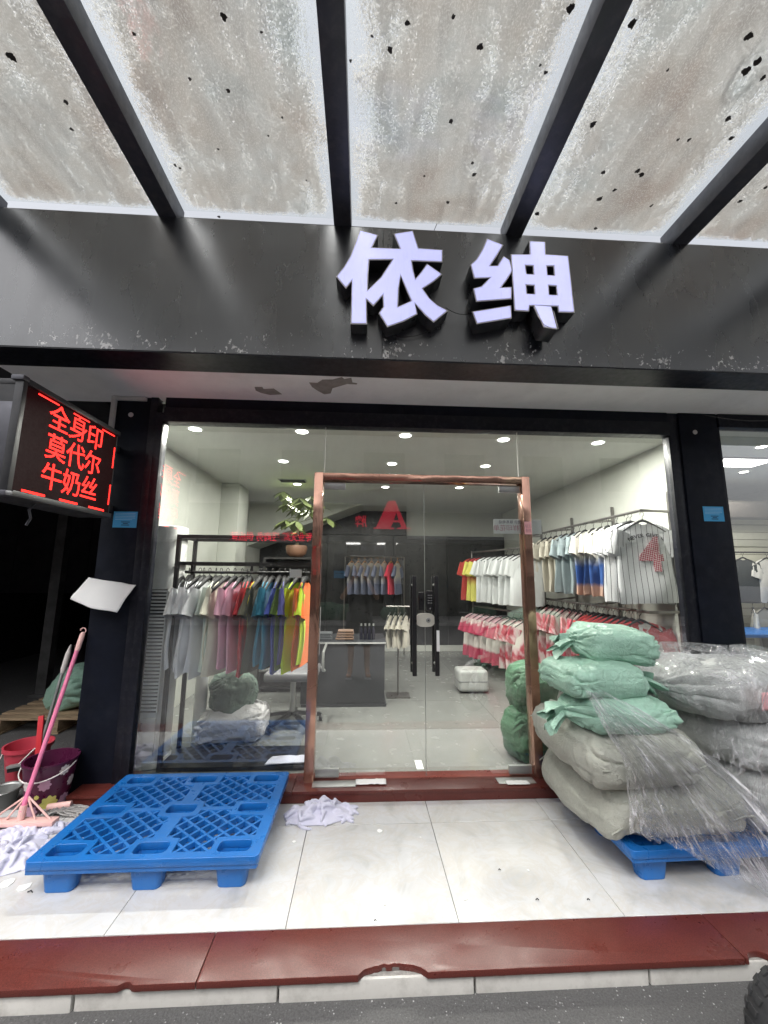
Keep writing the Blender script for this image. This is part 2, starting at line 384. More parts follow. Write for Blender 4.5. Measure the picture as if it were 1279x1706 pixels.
    m3 = N(t, 'ShaderNodeMixShader'); L(t, ff, m3.inputs[0]); L(t, m2.outputs[0], m3.inputs[1]); L(t, gl.outputs[0], m3.inputs[2]); L(t, m3.outputs[0], o.inputs[0])
canopy_glass()
mat('beam_paint', (.045, .048, .062), .42, var=.25, vscale=7, bmp=.06, bscale=60, dirt=.25, dirtcol=(.2, .19, .18))
def copper():
    m, t, o = nodes_of('copper_film'); p = N(t, 'ShaderNodeBsdfPrincipled'); L(t, p.outputs[0], o.inputs[0])
    v = coords(t, (1, 1, .35)); n = tex_noise(t, v, 5, 3, .5, 1.0); n2 = tex_noise(t, coords(t), 2.2, 2)
    setp(t, p, 'Base Color', ramp(t, n2.outputs[0], [(.3, (.36, .19, .14)), (.6, (.60, .35, .26)), (.75, (.72, .50, .33))]).outputs[0])
    setp(t, p, 'Metallic', .88); setp(t, p, 'Roughness', ramp(t, n2.outputs[0], [(.35, g(.30)), (.6, g(.14))]).outputs[0])
    lump = math_n(t, 'MULTIPLY', n.outputs[0], ramp(t, n2.outputs[0], [(.45, g(.1)), (.6, g(1))]).outputs[0])
    setp(t, p, 'Normal', bump(t, lump, .40, .03))
copper()
mat('lock_plate', (.72, .70, .62), .35, metal=.25, var=.06); mat('seal_grey', (.25, .26, .25), .6); mat('steel', (.60, .60, .60), .28, metal=1, var=.08); mat('dull_steel', (.42, .43, .42), .45, metal=.8, var=.15)
mat('black_plastic', (.012, .012, .014), .35); mat('paper_white', (.80, .80, .79), .8, var=.03, bmp=.15, bscale=12, bdist=.01)
mat('paper_blue', (.06, .36, .68), .7, var=.05); mat('ink', (.015, .02, .05), .8); mat('ink_pale', (.35, .62, .85), .7)
mat('paper_pink', (.85, .45, .47), .8, var=.06)
mat('white_trim', (.62, .60, .58), .6, var=.1, dirt=.2)

# ================================================================== setting: ground, platform
GY = 2.93                 # facade plane
STZ = -.085               # street level
b = B(); b.box(-70, 70, -70, 70, STZ-.3, STZ); struct(b.build('street', 'asphalt'))
floor = B(); floor.box(-1.98, 7.2, 1.715, 2.93, STZ, -.012)
floor = struct(floor.build('platform', 'grout'))
for k in range(-3, 10):
    x0 = -.287 + .712*k
    for y0, y1 in ((1.882, 2.5555), (2.5575, 2.785)):
        a = max(x0, -2.135)
        if x0+.71 <= -2.13: continue
        dz = random.uniform(-.0006, .0006)
        t = B().box(a+.0012, x0+.7108, y0+.001, y1-.001, -.0125, dz)
        t.build('floor_tile', 'tile', floor, bevel=.0012, bseg=1)
# red granite edging with broken nosing
ge = struct(B().box(-2.14, 7.2, 1.70, 1.88, -.05, -.0225).build('granite_edging', 'mortar'))
rnd = random.Random(3)
joints = [-2.14, -.56, 1.47, 3.5, 5.5, 7.2]
chips = [(-.80, .022, .014), (.135, .120, .040), (1.53, .045, .03), (-1.5, .03, .012), (3.1, .05, .02)]
for i in range(len(joints)-1):
    x0, x1 = joints[i]+.0015, joints[i+1]-.0015
    pts = [(x1, 1.879), (x0, 1.879)]
    n = int((x1-x0)/.012); front = []
    for k in range(n+1):
        x = lerp(x0, x1, k/n); y = 1.678 + .0012*noise.noise((x*40, 1, 2))
        for cx, cw, cd in chips:
            q = abs(x-cx)/cw
            if q < 1: y += cd*math.sqrt(1-q*q)*(.93+.14*noise.noise((x*45, 5, 1)))
        front.append((x, y))
    sl = B().prism(pts+front, -.022, rnd.uniform(-.0005, .0005)); sl.build('granite_slab', 'red_granite', ge, bevel=.0025, bseg=2, angle=50)
kerb = struct(B().box(-2.14, 7.2, 1.72, 1.80, STZ-.1, -.024).build('kerb', 'mortar'))
kx = [-2.14, -.98, -.275, .437, 1.10, 1.82, 2.5, 3.2, 3.9, 4.6, 5.3, 6.0, 6.7, 7.2]
for i in range(len(kx)-1):
    B().box(kx[i]+.004, kx[i+1]-.004, 1.692+rnd.uniform(-.003, .003), 1.75, STZ-.05, -.024+rnd.uniform(-.002, 0)).build('kerb_stone', 'kerb_stone', kerb, bevel=.006, bseg=2)
# splashes of white paint / paper scraps on tiles
# door sill: red granite step along the shopfront
sill = thing('door_sill', (.46, 2.86, 0), 'dark red granite step running under the glass shopfront and doors', 'step')
B().box(-1.78, 2.84, 2.7855, 3.0, 0, .0485).build('riser', 'red_granite', sill)
for a, c in ((-1.78, -.42), (-.418, 1.30), (1.302, 2.84)):
    B().box(a, c, 2.778, 3.02, .05, .07).build('tread', 'red_granite', sill, bevel=.003)

# ================================================================== shop shell
sf = struct(B().box(-1.9, 2.72, 3.02, 7.6, -.05, .058).build('shop_floor', 'grout'))
for i in range(6):
    for j in range(6):
        x0 = -1.90+.80*i; y0 = 3.022+.80*j
        if x0 > 2.7 or y0 > 7.5: continue
        B().box(x0+.0015, min(x0+.7985, 2.72), y0+.0015, min(y0+.7985, 7.6), .05, .0612).build('floor_tile', 'inner_tile', sf)
struct(B().box(-1.98, -1.9, 3.46, 7.75, -.05, 3.5).build('wall_left', 'wall_inner'))
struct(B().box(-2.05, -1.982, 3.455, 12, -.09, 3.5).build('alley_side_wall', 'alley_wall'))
struct(B().box(-1.9, -1.86, 3.455, 3.5, -.05, 2.8).build('wall_return', 'wall_inner'))
struct(B().box(2.72, 2.83, 3.03, 7.75, -.05, 3.5).build('wall_right', 'wall_inner'))
struct(B().box(-1.9, 2.72, 7.6, 7.75, -.05, 3.5).build('wall_back', 'wall_inner'))
mat('dark_panel', (.020, .021, .022), .35, var=.2)
BKZ = on_y(700, 893, 7.55).z
dp = thing('back_partition', (.4, 7.55, .06), 'dark panelled partition across the back of the shop under the pale wall', 'partition')
for x0_, x1_ in ((-1.9, -.66), (-.655, .58), (.585, 1.6), (1.605, 2.715)): B().box(x0_, x1_, 7.545, 7.595, .062, BKZ).build('panel', 'dark_panel', dp)
B().box(on_y(440, 860, 7.5).x, on_y(677, 860, 7.5).x, 7.52, 7.594, BKZ+.005, on_y(600, 842, 7.52).z).build('header_panel', 'dark_panel', dp)
B().box(-1.9, 2.715, 7.50, 7.543, .062, .16).build('skirting', 'wall_white', dp)
struct(B().box(-1.9, 2.72, 3.06, 7.6, 2.62, 2.72).build('ceiling', 'ceiling_white'))
struct(B().box(-1.9, -1.66, 5.35, 5.8, .06, 2.62).build('wall_column', 'wall_inner', bevel=.01))
stair = B().prism([(0, 0), (1.9, .75), (0, .75)], 0, .8); stair.v = [Vector((-1.9+v.x, 6.7+v.z, 1.87+v.y)) for v in stair.v]
struct(stair.build('stair_soffit', 'wall_inner'))
bld = thing('shop_building', (0, 3, 2.73), 'single storey shop building with black sign band under the dirty glass canopy', 'building')
B().box(-6, 7.2, 2.33, 12.2, 3.60, 3.70).build('roof', 'roof_grey', bld)
B().box(-6, 7.2, 12.0, 12.2, -.1, 3.6).build('rear_wall', 'concrete', bld)
B().box(7.0, 7.2, 2.33, 12, -.1, 3.6).build('side_wall', 'concrete', bld)
fa = B().box(-6, .0985, 2.26, 2.33, 2.7205, 3.625).build('sign_band', 'fascia_black', bld)
B().box(.1015, 7.2, 2.26, 2.33, 2.7205, 3.625).build('sign_band', 'fascia_black', bld)
B().box(-6, 7.2, 2.262, 2.482, 2.712, 2.72).build('sign_band_underside', 'black_metal', bld)
B().box(-6, 7.2, 2.33, 2.34, 3.60, 3.66).build('band_cap', 'black_metal', bld)
sof = B().box(-2.35, 7.2, 2.4825, 3.03, 2.7225, 2.80).build('soffit', 'white_soffit', bld)
def blob(name, pts, z, m, parent):
    bb = B(); bb.add([(p.x, p.y, z) for p in pts]+[(p.x, p.y, z+.0015) for p in pts], [tuple(range(len(pts)))]+[tuple(range(len(pts), 2*len(pts)))]+[(i, (i+1) % len(pts), len(pts)+(i+1) % len(pts), len(pts)+i) for i in range(len(pts))]); return bb.build(name, m, parent)
zs = 2.720
def zoompts(l): return [on_z(200+x/2.558, 600+y/2.558, zs) for x, y in l]
blob('peeled_patch', zoompts([(573, 115), (605, 115), (612, 124), (655, 122), (690, 146), (640, 149), (600, 140), (578, 130)]), zs, 'plaster_bare', sof)
blob('peeled_patch', zoompts([(805, 96), (840, 98), (862, 84), (905, 84), (945, 73), (955, 82), (985, 76), (990, 96), (1010, 99), (1008, 104), (968, 102), (905, 120), (897, 142), (870, 146), (840, 130), (818, 115)]), zs, 'plaster_bare', sof)
# ---- alley left of the shop
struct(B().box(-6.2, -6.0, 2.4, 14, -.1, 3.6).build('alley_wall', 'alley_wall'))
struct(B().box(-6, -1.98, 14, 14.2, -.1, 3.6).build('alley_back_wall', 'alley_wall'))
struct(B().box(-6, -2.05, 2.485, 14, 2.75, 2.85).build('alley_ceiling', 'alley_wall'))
pp = thing('alley_post', (-3.9, 5.4, STZ), 'grey steel post standing in the dark covered alley', 'post')
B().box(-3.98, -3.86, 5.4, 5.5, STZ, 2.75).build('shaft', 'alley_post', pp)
B().box(-4.03, -3.81, 5.36, 5.54, STZ, STZ+.03).build('base_plate', 'alley_post', pp)
# dim boarded partition of the alley
pn = thing('alley_partition', (-5, 6.6, STZ), 'dark grey boarded partition at the rear of the covered alley', 'partition')
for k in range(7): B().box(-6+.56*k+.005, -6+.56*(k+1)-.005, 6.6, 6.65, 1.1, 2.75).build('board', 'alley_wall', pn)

# ================================================================== pillars, header, glazing
def screw(parent, x, y, z):
    B().lathe([(.018, 0), (.018, .004), (.010, .009)], 14, (x, y, z), 'Y').tf(Matrix.Translation((0, 0, 0))).build('wall_plug', 'white_trim', parent)
pl = thing('left_pillar', (-1.72, 2.95, 0), 'matte black shopfront pillar beside the alley, behind mop bucket and pink broom', 'pillar')
B().box(-1.862, -1.60, 2.925, 3.03, .0, 2.72).build('cladding', 'pillar_black', pl, bevel=.004)
B().box(-1.86, -1.80, 3.03, 3.45, STZ, 2.72).build('core', 'pillar_black', pl)
B().box(-1.797, -1.78, 3.03, 3.45, STZ, 2.72).build('inner_lining', 'wall_inner', pl)
B().box(-1.598, -1.545, 2.915, 2.99, .07, 2.72).build('frame_strip', 'black_metal', pl, bevel=.003)
B().box(-1.543, -1.49, 2.905, 2.985, .07, 2.60).build('frame_strip', 'black_metal', pl, bevel=.003)
B().box(-1.875, -1.845, 2.90, 2.924, 2.42, 2.715).build('corner_trim', 'white_trim', pl)
B().box(-1.845, -1.63, 2.905, 2.924, 2.690, 2.718).build('corner_trim', 'white_trim', pl)
screw(pl, -1.735, 2.917, 2.58)
pr = thing('right_pillar', (2.65, 2.95, 0), 'matte black pillar between the two shopfronts behind the plastic covered sacks', 'pillar')
B().box(2.50, 2.815, 2.905, 3.03, 0.071, 2.72).build('cladding', 'pillar_black', pr, bevel=.004)
B().box(2.412, 2.498, 2.918, 2.99, .071, 2.72).build('frame_strip', 'black_metal', pr, bevel=.003)
screw(pr, 2.62, 2.897, 2.56)
gz = thing('shopfront_glazing', (.46, 2.94, .07), 'tall clear glass shopfront with black header rail and clothes behind it', 'shop window')
B().box(-1.49, 2.412, 2.90, 2.99, 2.53, 2.64).build('header_rail', 'black_metal', gz, bevel=.003)
B().box(-1.49, 2.412, 2.912, 3.03, 2.641, 2.722).build('header_rail', 'pillar_black', gz, bevel=.003)
for a, c, z in ((-1.485, -.2965, .07), (1.1925, 2.41, .07), (-.2935, 1.1895, 2.15)):
    B().box(a, c, 2.936, 2.946, z, 2.531).build('glass_pane', 'window_glass', gz)
for x in (-.295, 1.191): B().box(x-.0014, x+.0014, 2.934, 2.948, 2.16, 2.53).build('silicone_joint', 'white_trim', gz)
df = thing('door_frame', (.45, 2.93, .07), 'rose gold metal door frame with bubbling film round the double glass doors', 'door frame')
for a, c in ((-.362, -.298), (1.192, 1.252)):
    B().box(a, c, 2.885, 2.985, .07, 2.165).build('jamb', 'copper_film', df, bevel=.003)
B().box(-.2975, 1.1915, 2.887, 2.983, 2.108, 2.163).build('head', 'copper_film', df, bevel=.003)
for nm, a, c, hx, side in (('left', -.294, .4545, .372, -1), ('right', .4575, 1.188, .53, 1)):
    d = thing('glass_door', ((a+c)/2, 2.93, .08), 'left leaf of frameless glass double doors with black pull bar' if side < 0 else 'right leaf of frameless glass double doors with keypad lock and taped pull bar', 'door')
    B().box(a, c, 2.930, 2.940, .080, 2.100).build('glass_pane', 'window_glass', d)
    ho = a if side < 0 else c
    for z0, z1 in ((2.045, 2.098), (.082, .135)):
        x0, x1 = (ho+.001, ho+.16) if side < 0 else (ho-.16, ho-.001)
        B().box(x0, x1, 2.922, 2.948, z0, z1).build('patch_fitting', 'dull_steel', d, bevel=.002)
    h = B().box(hx-.015, hx+.015, 2.865, 2.885, .735, 1.415).build('pull_handle', 'black_plastic', d, bevel=.004)
    hk = B().box(hx-.015, hx+.015, 2.985, 3.005, .735, 1.415).build('pull_handle', 'black_plastic', d, bevel=.004)
    for z in (.80, 1.35): B().tube([(hx, 2.885, z), (hx, 2.93, z)], .009, 10).build('standoff', 'dull_steel', h); B().tube([(hx, 2.94, z), (hx, 2.985, z)], .009, 10).build('standoff', 'dull_steel', hk)
    if side < 0:
        B().box(.4546, .4572, 2.929, 2.941, .080, 2.100).build('meeting_seal', 'seal_grey', d)
    if side > 0:
        lk = B().box(.462, .512, 2.895, 2.929, 1.17, 1.31).build('keypad_lock', 'black_plastic', d, bevel=.006)
        for r in range(4):
            for q in range(3): B().lathe([(.004, 0), (.004, .002)], 10, (.474+q*.012, 2.893, 1.225+r*.018), 'Y').build('key', 'dull_steel', lk)
        B().lathe([(.007, 0), (.007, .003)], 12, (.487, 2.892, 1.187), 'Y').build('key_ring', 'steel', lk)
        B().box(.545-.02, .545, 2.860, 2.8645, .90, 1.04).build('tape', 'paper_white', h)
    else:
        lk = B().box(.405, .45, 2.905, 2.929, 1.17, 1.30).build('keypad_lock', 'black_plastic', d, bevel=.006)
lp = thing('door_lock', (.47, 2.92, 1.09), 'oval brushed steel door lock at the meeting edge of the glass doors', 'lock')
sh = []
for k in range(32):
    a = 2*math.pi*k/32; ca, sa = math.cos(a), math.sin(a); sh.append((.455+.068*math.copysign(abs(ca)**.7, ca), 1.105+.047*math.copysign(abs(sa)**.7, sa)))
pb = B().prism(sh, 0, .018); pb.v = [Vector((v.x, 2.926-v.z, v.y)) for v in pb.v]; pb.build('plate', 'lock_plate', lp)
B().lathe([(.016, 0), (.016, -.005), (.012, -.008)], 20, (.475, 2.906, 1.105), 'Y').build('cylinder', 'dull_steel', lp)
B().tube([(.475, 2.90, 1.105), (.475, 2.893, 1.105)], .005, 10).build('keyhole', 'black_plastic', lp)
fs = tag(B().box(-.30, -.02, 2.82, 2.9, .0705, .0755).build('threshold_plate', 'dull_steel', bevel=.001), 'flat steel floor spring plate on the red sill under the left door', 'plate')
fs = tag(B().box(.92, 1.17, 2.82, 2.9, .0705, .0755).build('threshold_plate', 'dull_steel', bevel=.001), 'flat steel floor spring plate on the red sill under the right door', 'plate')

# notices and papers
def notice(name, c, w, h, label, rot=0.0, Y=2.90):
    r = thing(name, (c[0], Y, c[1]-h/2), label, 'notice')
    B().box(c[0]-w/2, c[0]+w/2, Y-.0015, Y, c[1]-h/2, c[1]+h/2).build('sheet', 'paper_blue', r)
    return r
for c, lab, Y in (((-1.695, 1.795), 'blue printed notice stuck on the left black pillar under the LED sign', 2.9235), ((2.695, 1.905), 'blue printed notice stuck on the black pillar between the shopfronts', 2.9035)):
    r = notice('blue_notice', c, .165, .115, lab, Y=Y)
    tx = B(); ik = B()
    for k in range(5): tx.box(c[0]-.07, c[0]+.068-.02*(k == 4), Y-.0026, Y-.0018, c[1]+.043-k*.011, c[1]+.046-k*.011)
    tx.build('printed_lines', 'ink_pale', r)
    for k, q in enumerate((.05, .03, .045)): ik.box(c[0]+.005-q/2*1.2, c[0]+.005+q/2*1.2, Y-.0026, Y-.0018, c[1]-.02-k*.011, c[1]-.015-k*.011)
    ik.build('printed_lines', 'ink', r)
# paper hanging loose on left pillar
pc = [on_y(133, 962, 2.83), on_y(216, 975, 2.83), on_y(197, 1020, 2.83), on_y(115, 998, 2.83)]
pg = B().grid(lambda u, v: lerp(lerp(pc[0], pc[1], u), lerp(pc[3], pc[2], u), v) + Vector((0, .088*(1-v)**1.3 + .010*math.sin(u*5+v*2)-.02*v*u, -.012*math.sin(u*3.1)*v + .01*noise.noise((u*3, v*3, 1)))), 22, 14)
tag(pg.build('paper_sheet', 'paper_white', smooth=True, solid=.001), 'crumpled white paper sheet hanging on the left black pillar', 'paper')
# ================================================================== canopy
can = thing('glass_canopy', (.4, 1.4, 3.62), 'weathered glass canopy on dark steel beams, stained brown and grey', 'canopy')
BX = [-2.36, -1.255, -.162, .957, 2.09, 3.22, 4.35]
CY0, CY1 = .35, 2.262
for x in BX:
    bm_ = B().box(x-.055, x+.055, CY0, CY1+.09, 3.626, 3.755).build('beam', 'beam_paint', can, bevel=.004)
B().box(BX[0]-.06, BX[-1]+.06, CY0-.06, CY0-.005, 3.63, 3.75).build('front_rail', 'beam_paint', can, bevel=.004)
for i in range(len(BX)-1):
    B().box(BX[i]+.006, BX[i+1]-.006, CY0-.05, CY1+.08, 3.760, 3.770).build('glass_pane', 'canopy_glass', can)
mat('leaf_dark', (.035, .030, .028), .9); mat('twig', (.02, .018, .018), .9)
rl = random.Random(11); leafs = []
for k in range(5):
    n = 22; p_ = rl.uniform(0, 9); pts = [(math.cos(2*math.pi*i/n)*(.72+.42*noise.noise((math.cos(2*math.pi*i/n)*1.6, math.sin(2*math.pi*i/n)*1.6, p_))), math.sin(2*math.pi*i/n)*(.55+.42*noise.noise((math.cos(2*math.pi*i/n)*1.9, math.sin(2*math.pi*i/n)*1.9, p_+4)))) for i in range(n)]
    bb = B().prism(pts, 0, .12); o = bb.build('fallen_leaf', 'leaf_dark'); leafs.append(o.data); COL.objects.unlink(o); bpy.data.objects.remove(o)
spots = [(20, 95, 13), (372, 27, 15), (110, 170, 8), (120, 215, 7), (223, 56, 6), (436, 53, 6), (316, 131, 6), (380, 151, 8), (363, 248, 6), (650, 83, 14), (679, 38, 10), (799, 78, 13), (755, 27, 7), (949, 14, 14), (1052, 40, 20), (1248, 60, 18), (1243, 117, 14), (1261, 102, 12), (1270, 130, 9), (1112, 116, 6), (988, 206, 12), (909, 120, 8), (751, 202, 9), (790, 290, 10), (787, 271, 7), (1005, 287, 9), (1062, 284, 10), (1068, 291, 12), (1024, 316, 8), (999, 331, 11), (895, 356, 11), (1085, 342, 8), (992, 380, 9), (746, 337, 8), (660, 338, 6), (707, 293, 5), (292, 275, 7), (300, 280, 6), (1212, 198, 9), (1218, 230, 8), (1148, 232, 7), (1275, 312, 7), (1232, 335, 7), (470, 195, 5), (447, 226, 5), (620, 60, 6), (584, 101, 6), (1129, 232, 6), (900, 108, 5), (510, 300, 4), (365, 361, 6)]
for i, (x, y, s) in enumerate(spots):
    s = min(s, 13)
    p = on_z(x, y, 3.770); d = (p-Vector((0, 0, CAMZ))).length
    o = bpy.data.objects.new('fallen_leaf', leafs[i % 5]); COL.objects.link(o); o.location = (p.x*.9955, p.y*.9955, 3.7565)
    q = s/2*d/FPX*.78; o.scale = (q, q*rl.uniform(.8, 1.5), q*.02); o.rotation_euler = (0, 0, rl.uniform(0, 6.3))
    tag(o, 'small dark scrap of leaf litter lying on the glass canopy', 'leaf', 'leaf litter on the canopy glass')
wp = [on_z(x, y, 3.778) for x, y in ((1238, 90), (1222, 122), (1206, 150), (1203, 162), (1210, 166), (1232, 155), (1258, 128), (1279, 108))]
tag(B().tube(wp, .004, 8).build('bent_wire', 'twig', smooth=True), 'bent dark wire hook lying on the canopy glass', 'wire')
wp = [on_z(x, y, 3.776) for x, y in ((740, 334), (733, 360), (723, 384))]
tag(B().tube(wp, .002, 6).build('thin_twig', 'twig'), 'thin straight twig lying on the canopy glass by the black sign band', 'twig')

# ================================================================== sign characters (light box letters)
def letter_face():
    m, t, o = nodes_of('letter_face'); p = N(t, 'ShaderNodeBsdfPrincipled'); L(t, p.outputs[0], o.inputs[0])
    v = coords(t); n = tex_noise(t, v, 5, 4); n2 = tex_noise(t, coords(t, (1, 1, .2)), 30, 6, .7)
    c = ramp(t, n.outputs[0], [(.3, (.60, .60, .88)), (.7, (.66, .67, .90))]).outputs[0]
    c = mix(t, ramp(t, n2.outputs[0], [(.55, g(0)), (.8, g(.35))]).outputs[0], c, (.35, .35, .45)); setp(t, p, 'Base Color', c); setp(t, p, 'Roughness', .3)
    setp(t, p, 'Emission Color', (.56, .58, 1.0)); setp(t, p, 'Emission Strength', .42)
letter_face()
mat('letter_side', (.035, .037, .042), .35, var=.4, dirt=.2); mat('letter_rim', (.74, .72, .72), .4)
def zp(l): return [on_y(540+x/2.907, 360+y/2.907, 2.155) for x, y in l]
yi = [[(172, 68), (262, 92), (232, 152), (365, 157), (335, 85), (430, 70), (457, 155), (575, 163), (573, 224), (425, 218), (432, 262), (442, 302), (470, 268), (497, 230), (572, 282), (530, 318), (478, 352), (510, 398), (550, 432), (600, 458), (530, 515), (490, 482), (440, 425), (452, 475), (385, 510), (305, 538), (263, 470), (285, 440), (283, 385), (238, 437), (205, 405), (208, 523), (127, 523), (133, 315), (105, 352), (57, 293), (95, 245), (125, 195), (150, 130)],
      [(370, 290), (400, 365), (420, 410), (358, 438), (362, 350)], [(219, 213), (328, 212), (272, 298), (211, 358), (213, 290)]]
shen1 = [[(787, 108), (868, 140), (835, 195), (805, 240), (838, 240), (868, 193), (898, 214), (912, 265), (885, 310), (858, 345), (908, 343), (908, 402), (735, 415), (720, 350), (760, 340), (800, 300), (725, 303), (707, 235), (735, 210), (765, 160)]]
shen2 = [[(716, 462), (905, 432), (908, 495), (738, 523)]]
shen3 = [[(992, 120), (1070, 125), (1072, 185), (1182, 192), (1213, 468), (1133, 466), (1130, 438), (1012, 435), (995, 435), (992, 462), (920, 458), (903, 185), (995, 185)],
         [(975, 240), (1010, 242), (1013, 282), (980, 280)], [(1078, 243), (1110, 243), (1114, 287), (1082, 285)], [(978, 335), (1015, 337), (1018, 377), (982, 375)], [(1087, 337), (1122, 340), (1126, 382), (1090, 380)]]
shen4 = [[(1010, 440), (1100, 440), (1112, 577), (1045, 570)]]
MXZ = Matrix(((1, 0, 0, 0), (0, 0, -1, 0), (0, 1, 0, 0), (0, 0, 0, 1)))   # plane x,y -> world x,z ; local z -> -y
def offset_poly(pl, d):
    n = len(pl); out = []
    area = sum(pl[i][0]*pl[(i+1) % n][1]-pl[(i+1) % n][0]*pl[i][1] for i in range(n))
    s = 1 if area > 0 else -1
    for i in range(n):
        a, p, c = Vector(pl[i-1]), Vector(pl[i]), Vector(pl[(i+1) % n])
        e1 = (p-a).normalized(); e2 = (c-p).normalized()
        n1 = Vector((-e1.y, e1.x))*s; n2 = Vector((-e2.y, e2.x))*s
        q = (n1+n2); q = q.normalized()/max(.45, q.normalized().dot(n1)) if q.length > 1e-3 else n1
        out.append(tuple(p+q*d))
    return out
def character(parts, label):
    pts = [p for pl in parts for l in pl for p in zp(l)]
    base = (sum(p.x for p in pts)/len(pts), 2.2, min(p.z for p in pts))
    r = thing('sign_character', base, label, 'sign letter')
    for pl in parts:
        loose = pl is shen4[0] or pl == shen4
        P2 = [[(p.x, p.z) for p in zp(l)] for l in pl]
        tilt = Matrix.Identity(4)
        if loose:
            cx = sum(p[0] for p in P2[0])/4; cz = max(p[1] for p in P2[0])
            tilt = Matrix.Translation((cx, 2.19, cz)) @ Matrix.Rotation(R(-14), 4, 'X') @ Matrix.Rotation(R(4), 4, 'Z') @ Matrix.Translation((-cx, -2.19, -cz))
        me = curve_mesh(P2, .098); s = place_mesh('side_return', me, 'letter_side', tilt @ Matrix.Translation((0, 2.209, 0)) @ MXZ, r)
        me = curve_mesh(P2, .004); f = place_mesh('letter_rim', me, 'letter_rim', tilt @ Matrix.Translation((0, 2.1575, 0)) @ MXZ, r)
        # acrylic face sits inside the rim
        inner = [offset_poly(l, .0075 if i == 0 else -.0075) for i, l in enumerate(P2)]
        me = curve_mesh(inner, .004); place_mesh('letter_face', me, 'letter_face', tilt @ Matrix.Translation((0, 2.1545, 0)) @ MXZ, r)
    return r
character([yi], 'pale lavender raised Chinese sign character 依 on the black band')
character([shen1, shen2, shen3, shen4], 'pale lavender raised Chinese sign character 绅 with a loose hanging stroke')
# loose feed wires of the sign
def cable(name, pts, r, label, m='black_plastic', cat='cable'):
    return tag(B().tube(pts, r, 6).build(name, m, smooth=True), label, cat)
def sag(a, c, d, n=14): return [lerp(Vector(a), Vector(c), i/(n-1)) + Vector((0, 0, -d*4*(i/(n-1))*(1-i/(n-1)))) for i in range(n)]
a_ = on_y(742, 512, 2.2); b_ = on_y(790, 520, 2.2); cable('sign_wire', sag(a_, b_, .03), .0018, 'thin black wire strung between the two raised sign characters')
a_ = on_y(655, 560, 2.24); b_ = on_y(735, 540, 2.24); cable('sign_wire', sag(a_, b_, .035), .0025, 'black wire sagging below the raised character 依')
a_ = on_y(893, 510, 2.11); b_ = on_y(929, 548, 2.11)
cable('sign_wire', [on_y(x, y, 2.10) for x, y in ((889, 512), (896, 528), (906, 541), (920, 548), (930, 548), (926, 534), (922, 518))], .002, 'pale wire curling out of the loose stroke of character 绅', 'white_trim')

# ================================================================== LED sign
def led(name, strength, col=(1.0, .055, .04), rows=130.0, axis=2):
    m, t, o = nodes_of(name)
    v = coords(t); sp = N(t, 'ShaderNodeSeparateXYZ'); L(t, v, sp.inputs[0])
    s = math_n(t, 'SINE', math_n(t, 'MULTIPLY', sp.outputs[2], rows*2*math.pi)); s2 = math_n(t, 'SINE', math_n(t, 'MULTIPLY', sp.outputs[1 if axis == 2 else 0], rows*2*math.pi))
    k = math_n(t, 'MULTIPLY', math_n(t, 'ADD', math_n(t, 'MULTIPLY', s, .5), .62), math_n(t, 'ADD', math_n(t, 'MULTIPLY', s2, .25), .8))
    e = N(t, 'ShaderNodeEmission'); e.inputs[0].default_value = (*col, 1); L(t, math_n(t, 'MULTIPLY', k, strength), e.inputs[1]); L(t, e.outputs[0], o.inputs[0])
led('led_red', 4.2, (1.0, .024, .019))
mat('led_board', (.006, .003, .004), .6, var=.3, vscale=30, spec=.08, emit=(.55, .02, .03, .008))
mat('sign_case', (.03, .03, .034), .4, var=.3, dirt=.2); mat('sign_alloy', (.11, .11, .125), .4, metal=.6, var=.2)
SX = -1.70; SY0, SY1, SZ0, SZ1 = 1.96, 2.755, 1.793, 2.370
ls = thing('led_sign', (-1.9, 2.5, SZ0), 'black LED board with red Chinese letters jutting from the left pillar', 'led sign')
B().box(SX-.20, SX-.006, SY0+.02, SY1-.002, SZ0+.02, SZ1-.02).build('cabinet', 'sign_case', ls)
B().box(SX-.0055, SX-.001, SY0+.022, SY1-.022, SZ0+.022, SZ1-.022).build('led_panel', 'led_board', ls)
for z0, z1 in ((SZ0-.012, SZ0+.018), (SZ1-.018, SZ1+.012)): B().box(SX-.205, SX+.012, SY0+.021, SY1-.004, z0, z1).build('frame_bar', 'sign_case', ls, bevel=.003)
B().box(SX-.03, SX+.010, SY0-.008, SY0+.0195, SZ0-.01, SZ1+.01).build('frame_bar', 'sign_case', ls, bevel=.003)
B().box(SX-.205, SX-.032, SY0-.004, SY0+.019, SZ0+.02, SZ1-.12).build('end_cover', 'sign_alloy', ls, bevel=.003)
for z in (SZ0-.015, SZ1-.01): B().box(SX-.045, SX+.015, SY0-.02, SY0+.02, z, z+.025).build('corner_bracket', 'sign_alloy', ls, bevel=.004)
for z in (SZ0+.06, SZ1-.08): B().box(SX-.13, SX-.09, SY1-.004, 2.926, z, z+.04).build('wall_bracket', 'sign_case', ls)
MT = basis((0, 1, 0), (0, 0, 1), (0, 0, 0))
def ledpt(x, y): return on_x(x, y, SX+.001)
for k, (ln, cx, cy_, hpx) in enumerate((('全身印', (131), (718), 0), ('莫代尔', (126), (763), 0), ('牛奶丝', (119), (808), 0))):
    me = text_mesh(ln, size=.156, depth=.002, offset=.0006, spacing=.93)
    c = ledpt(cx, cy_)
    place_mesh('led_text', me, 'led_red', Matrix.Translation((SX+.001, c.y, 2.235-k*.165 if False else c.z)) @ MT @ Matrix.Diagonal((1.0, 1.0, 1, 1)), ls)
def dash(y0, y1, z0, z1): B().box(SX, SX+.002, y0, y1, z0, z1).build('led_dash', 'led_red', ls)
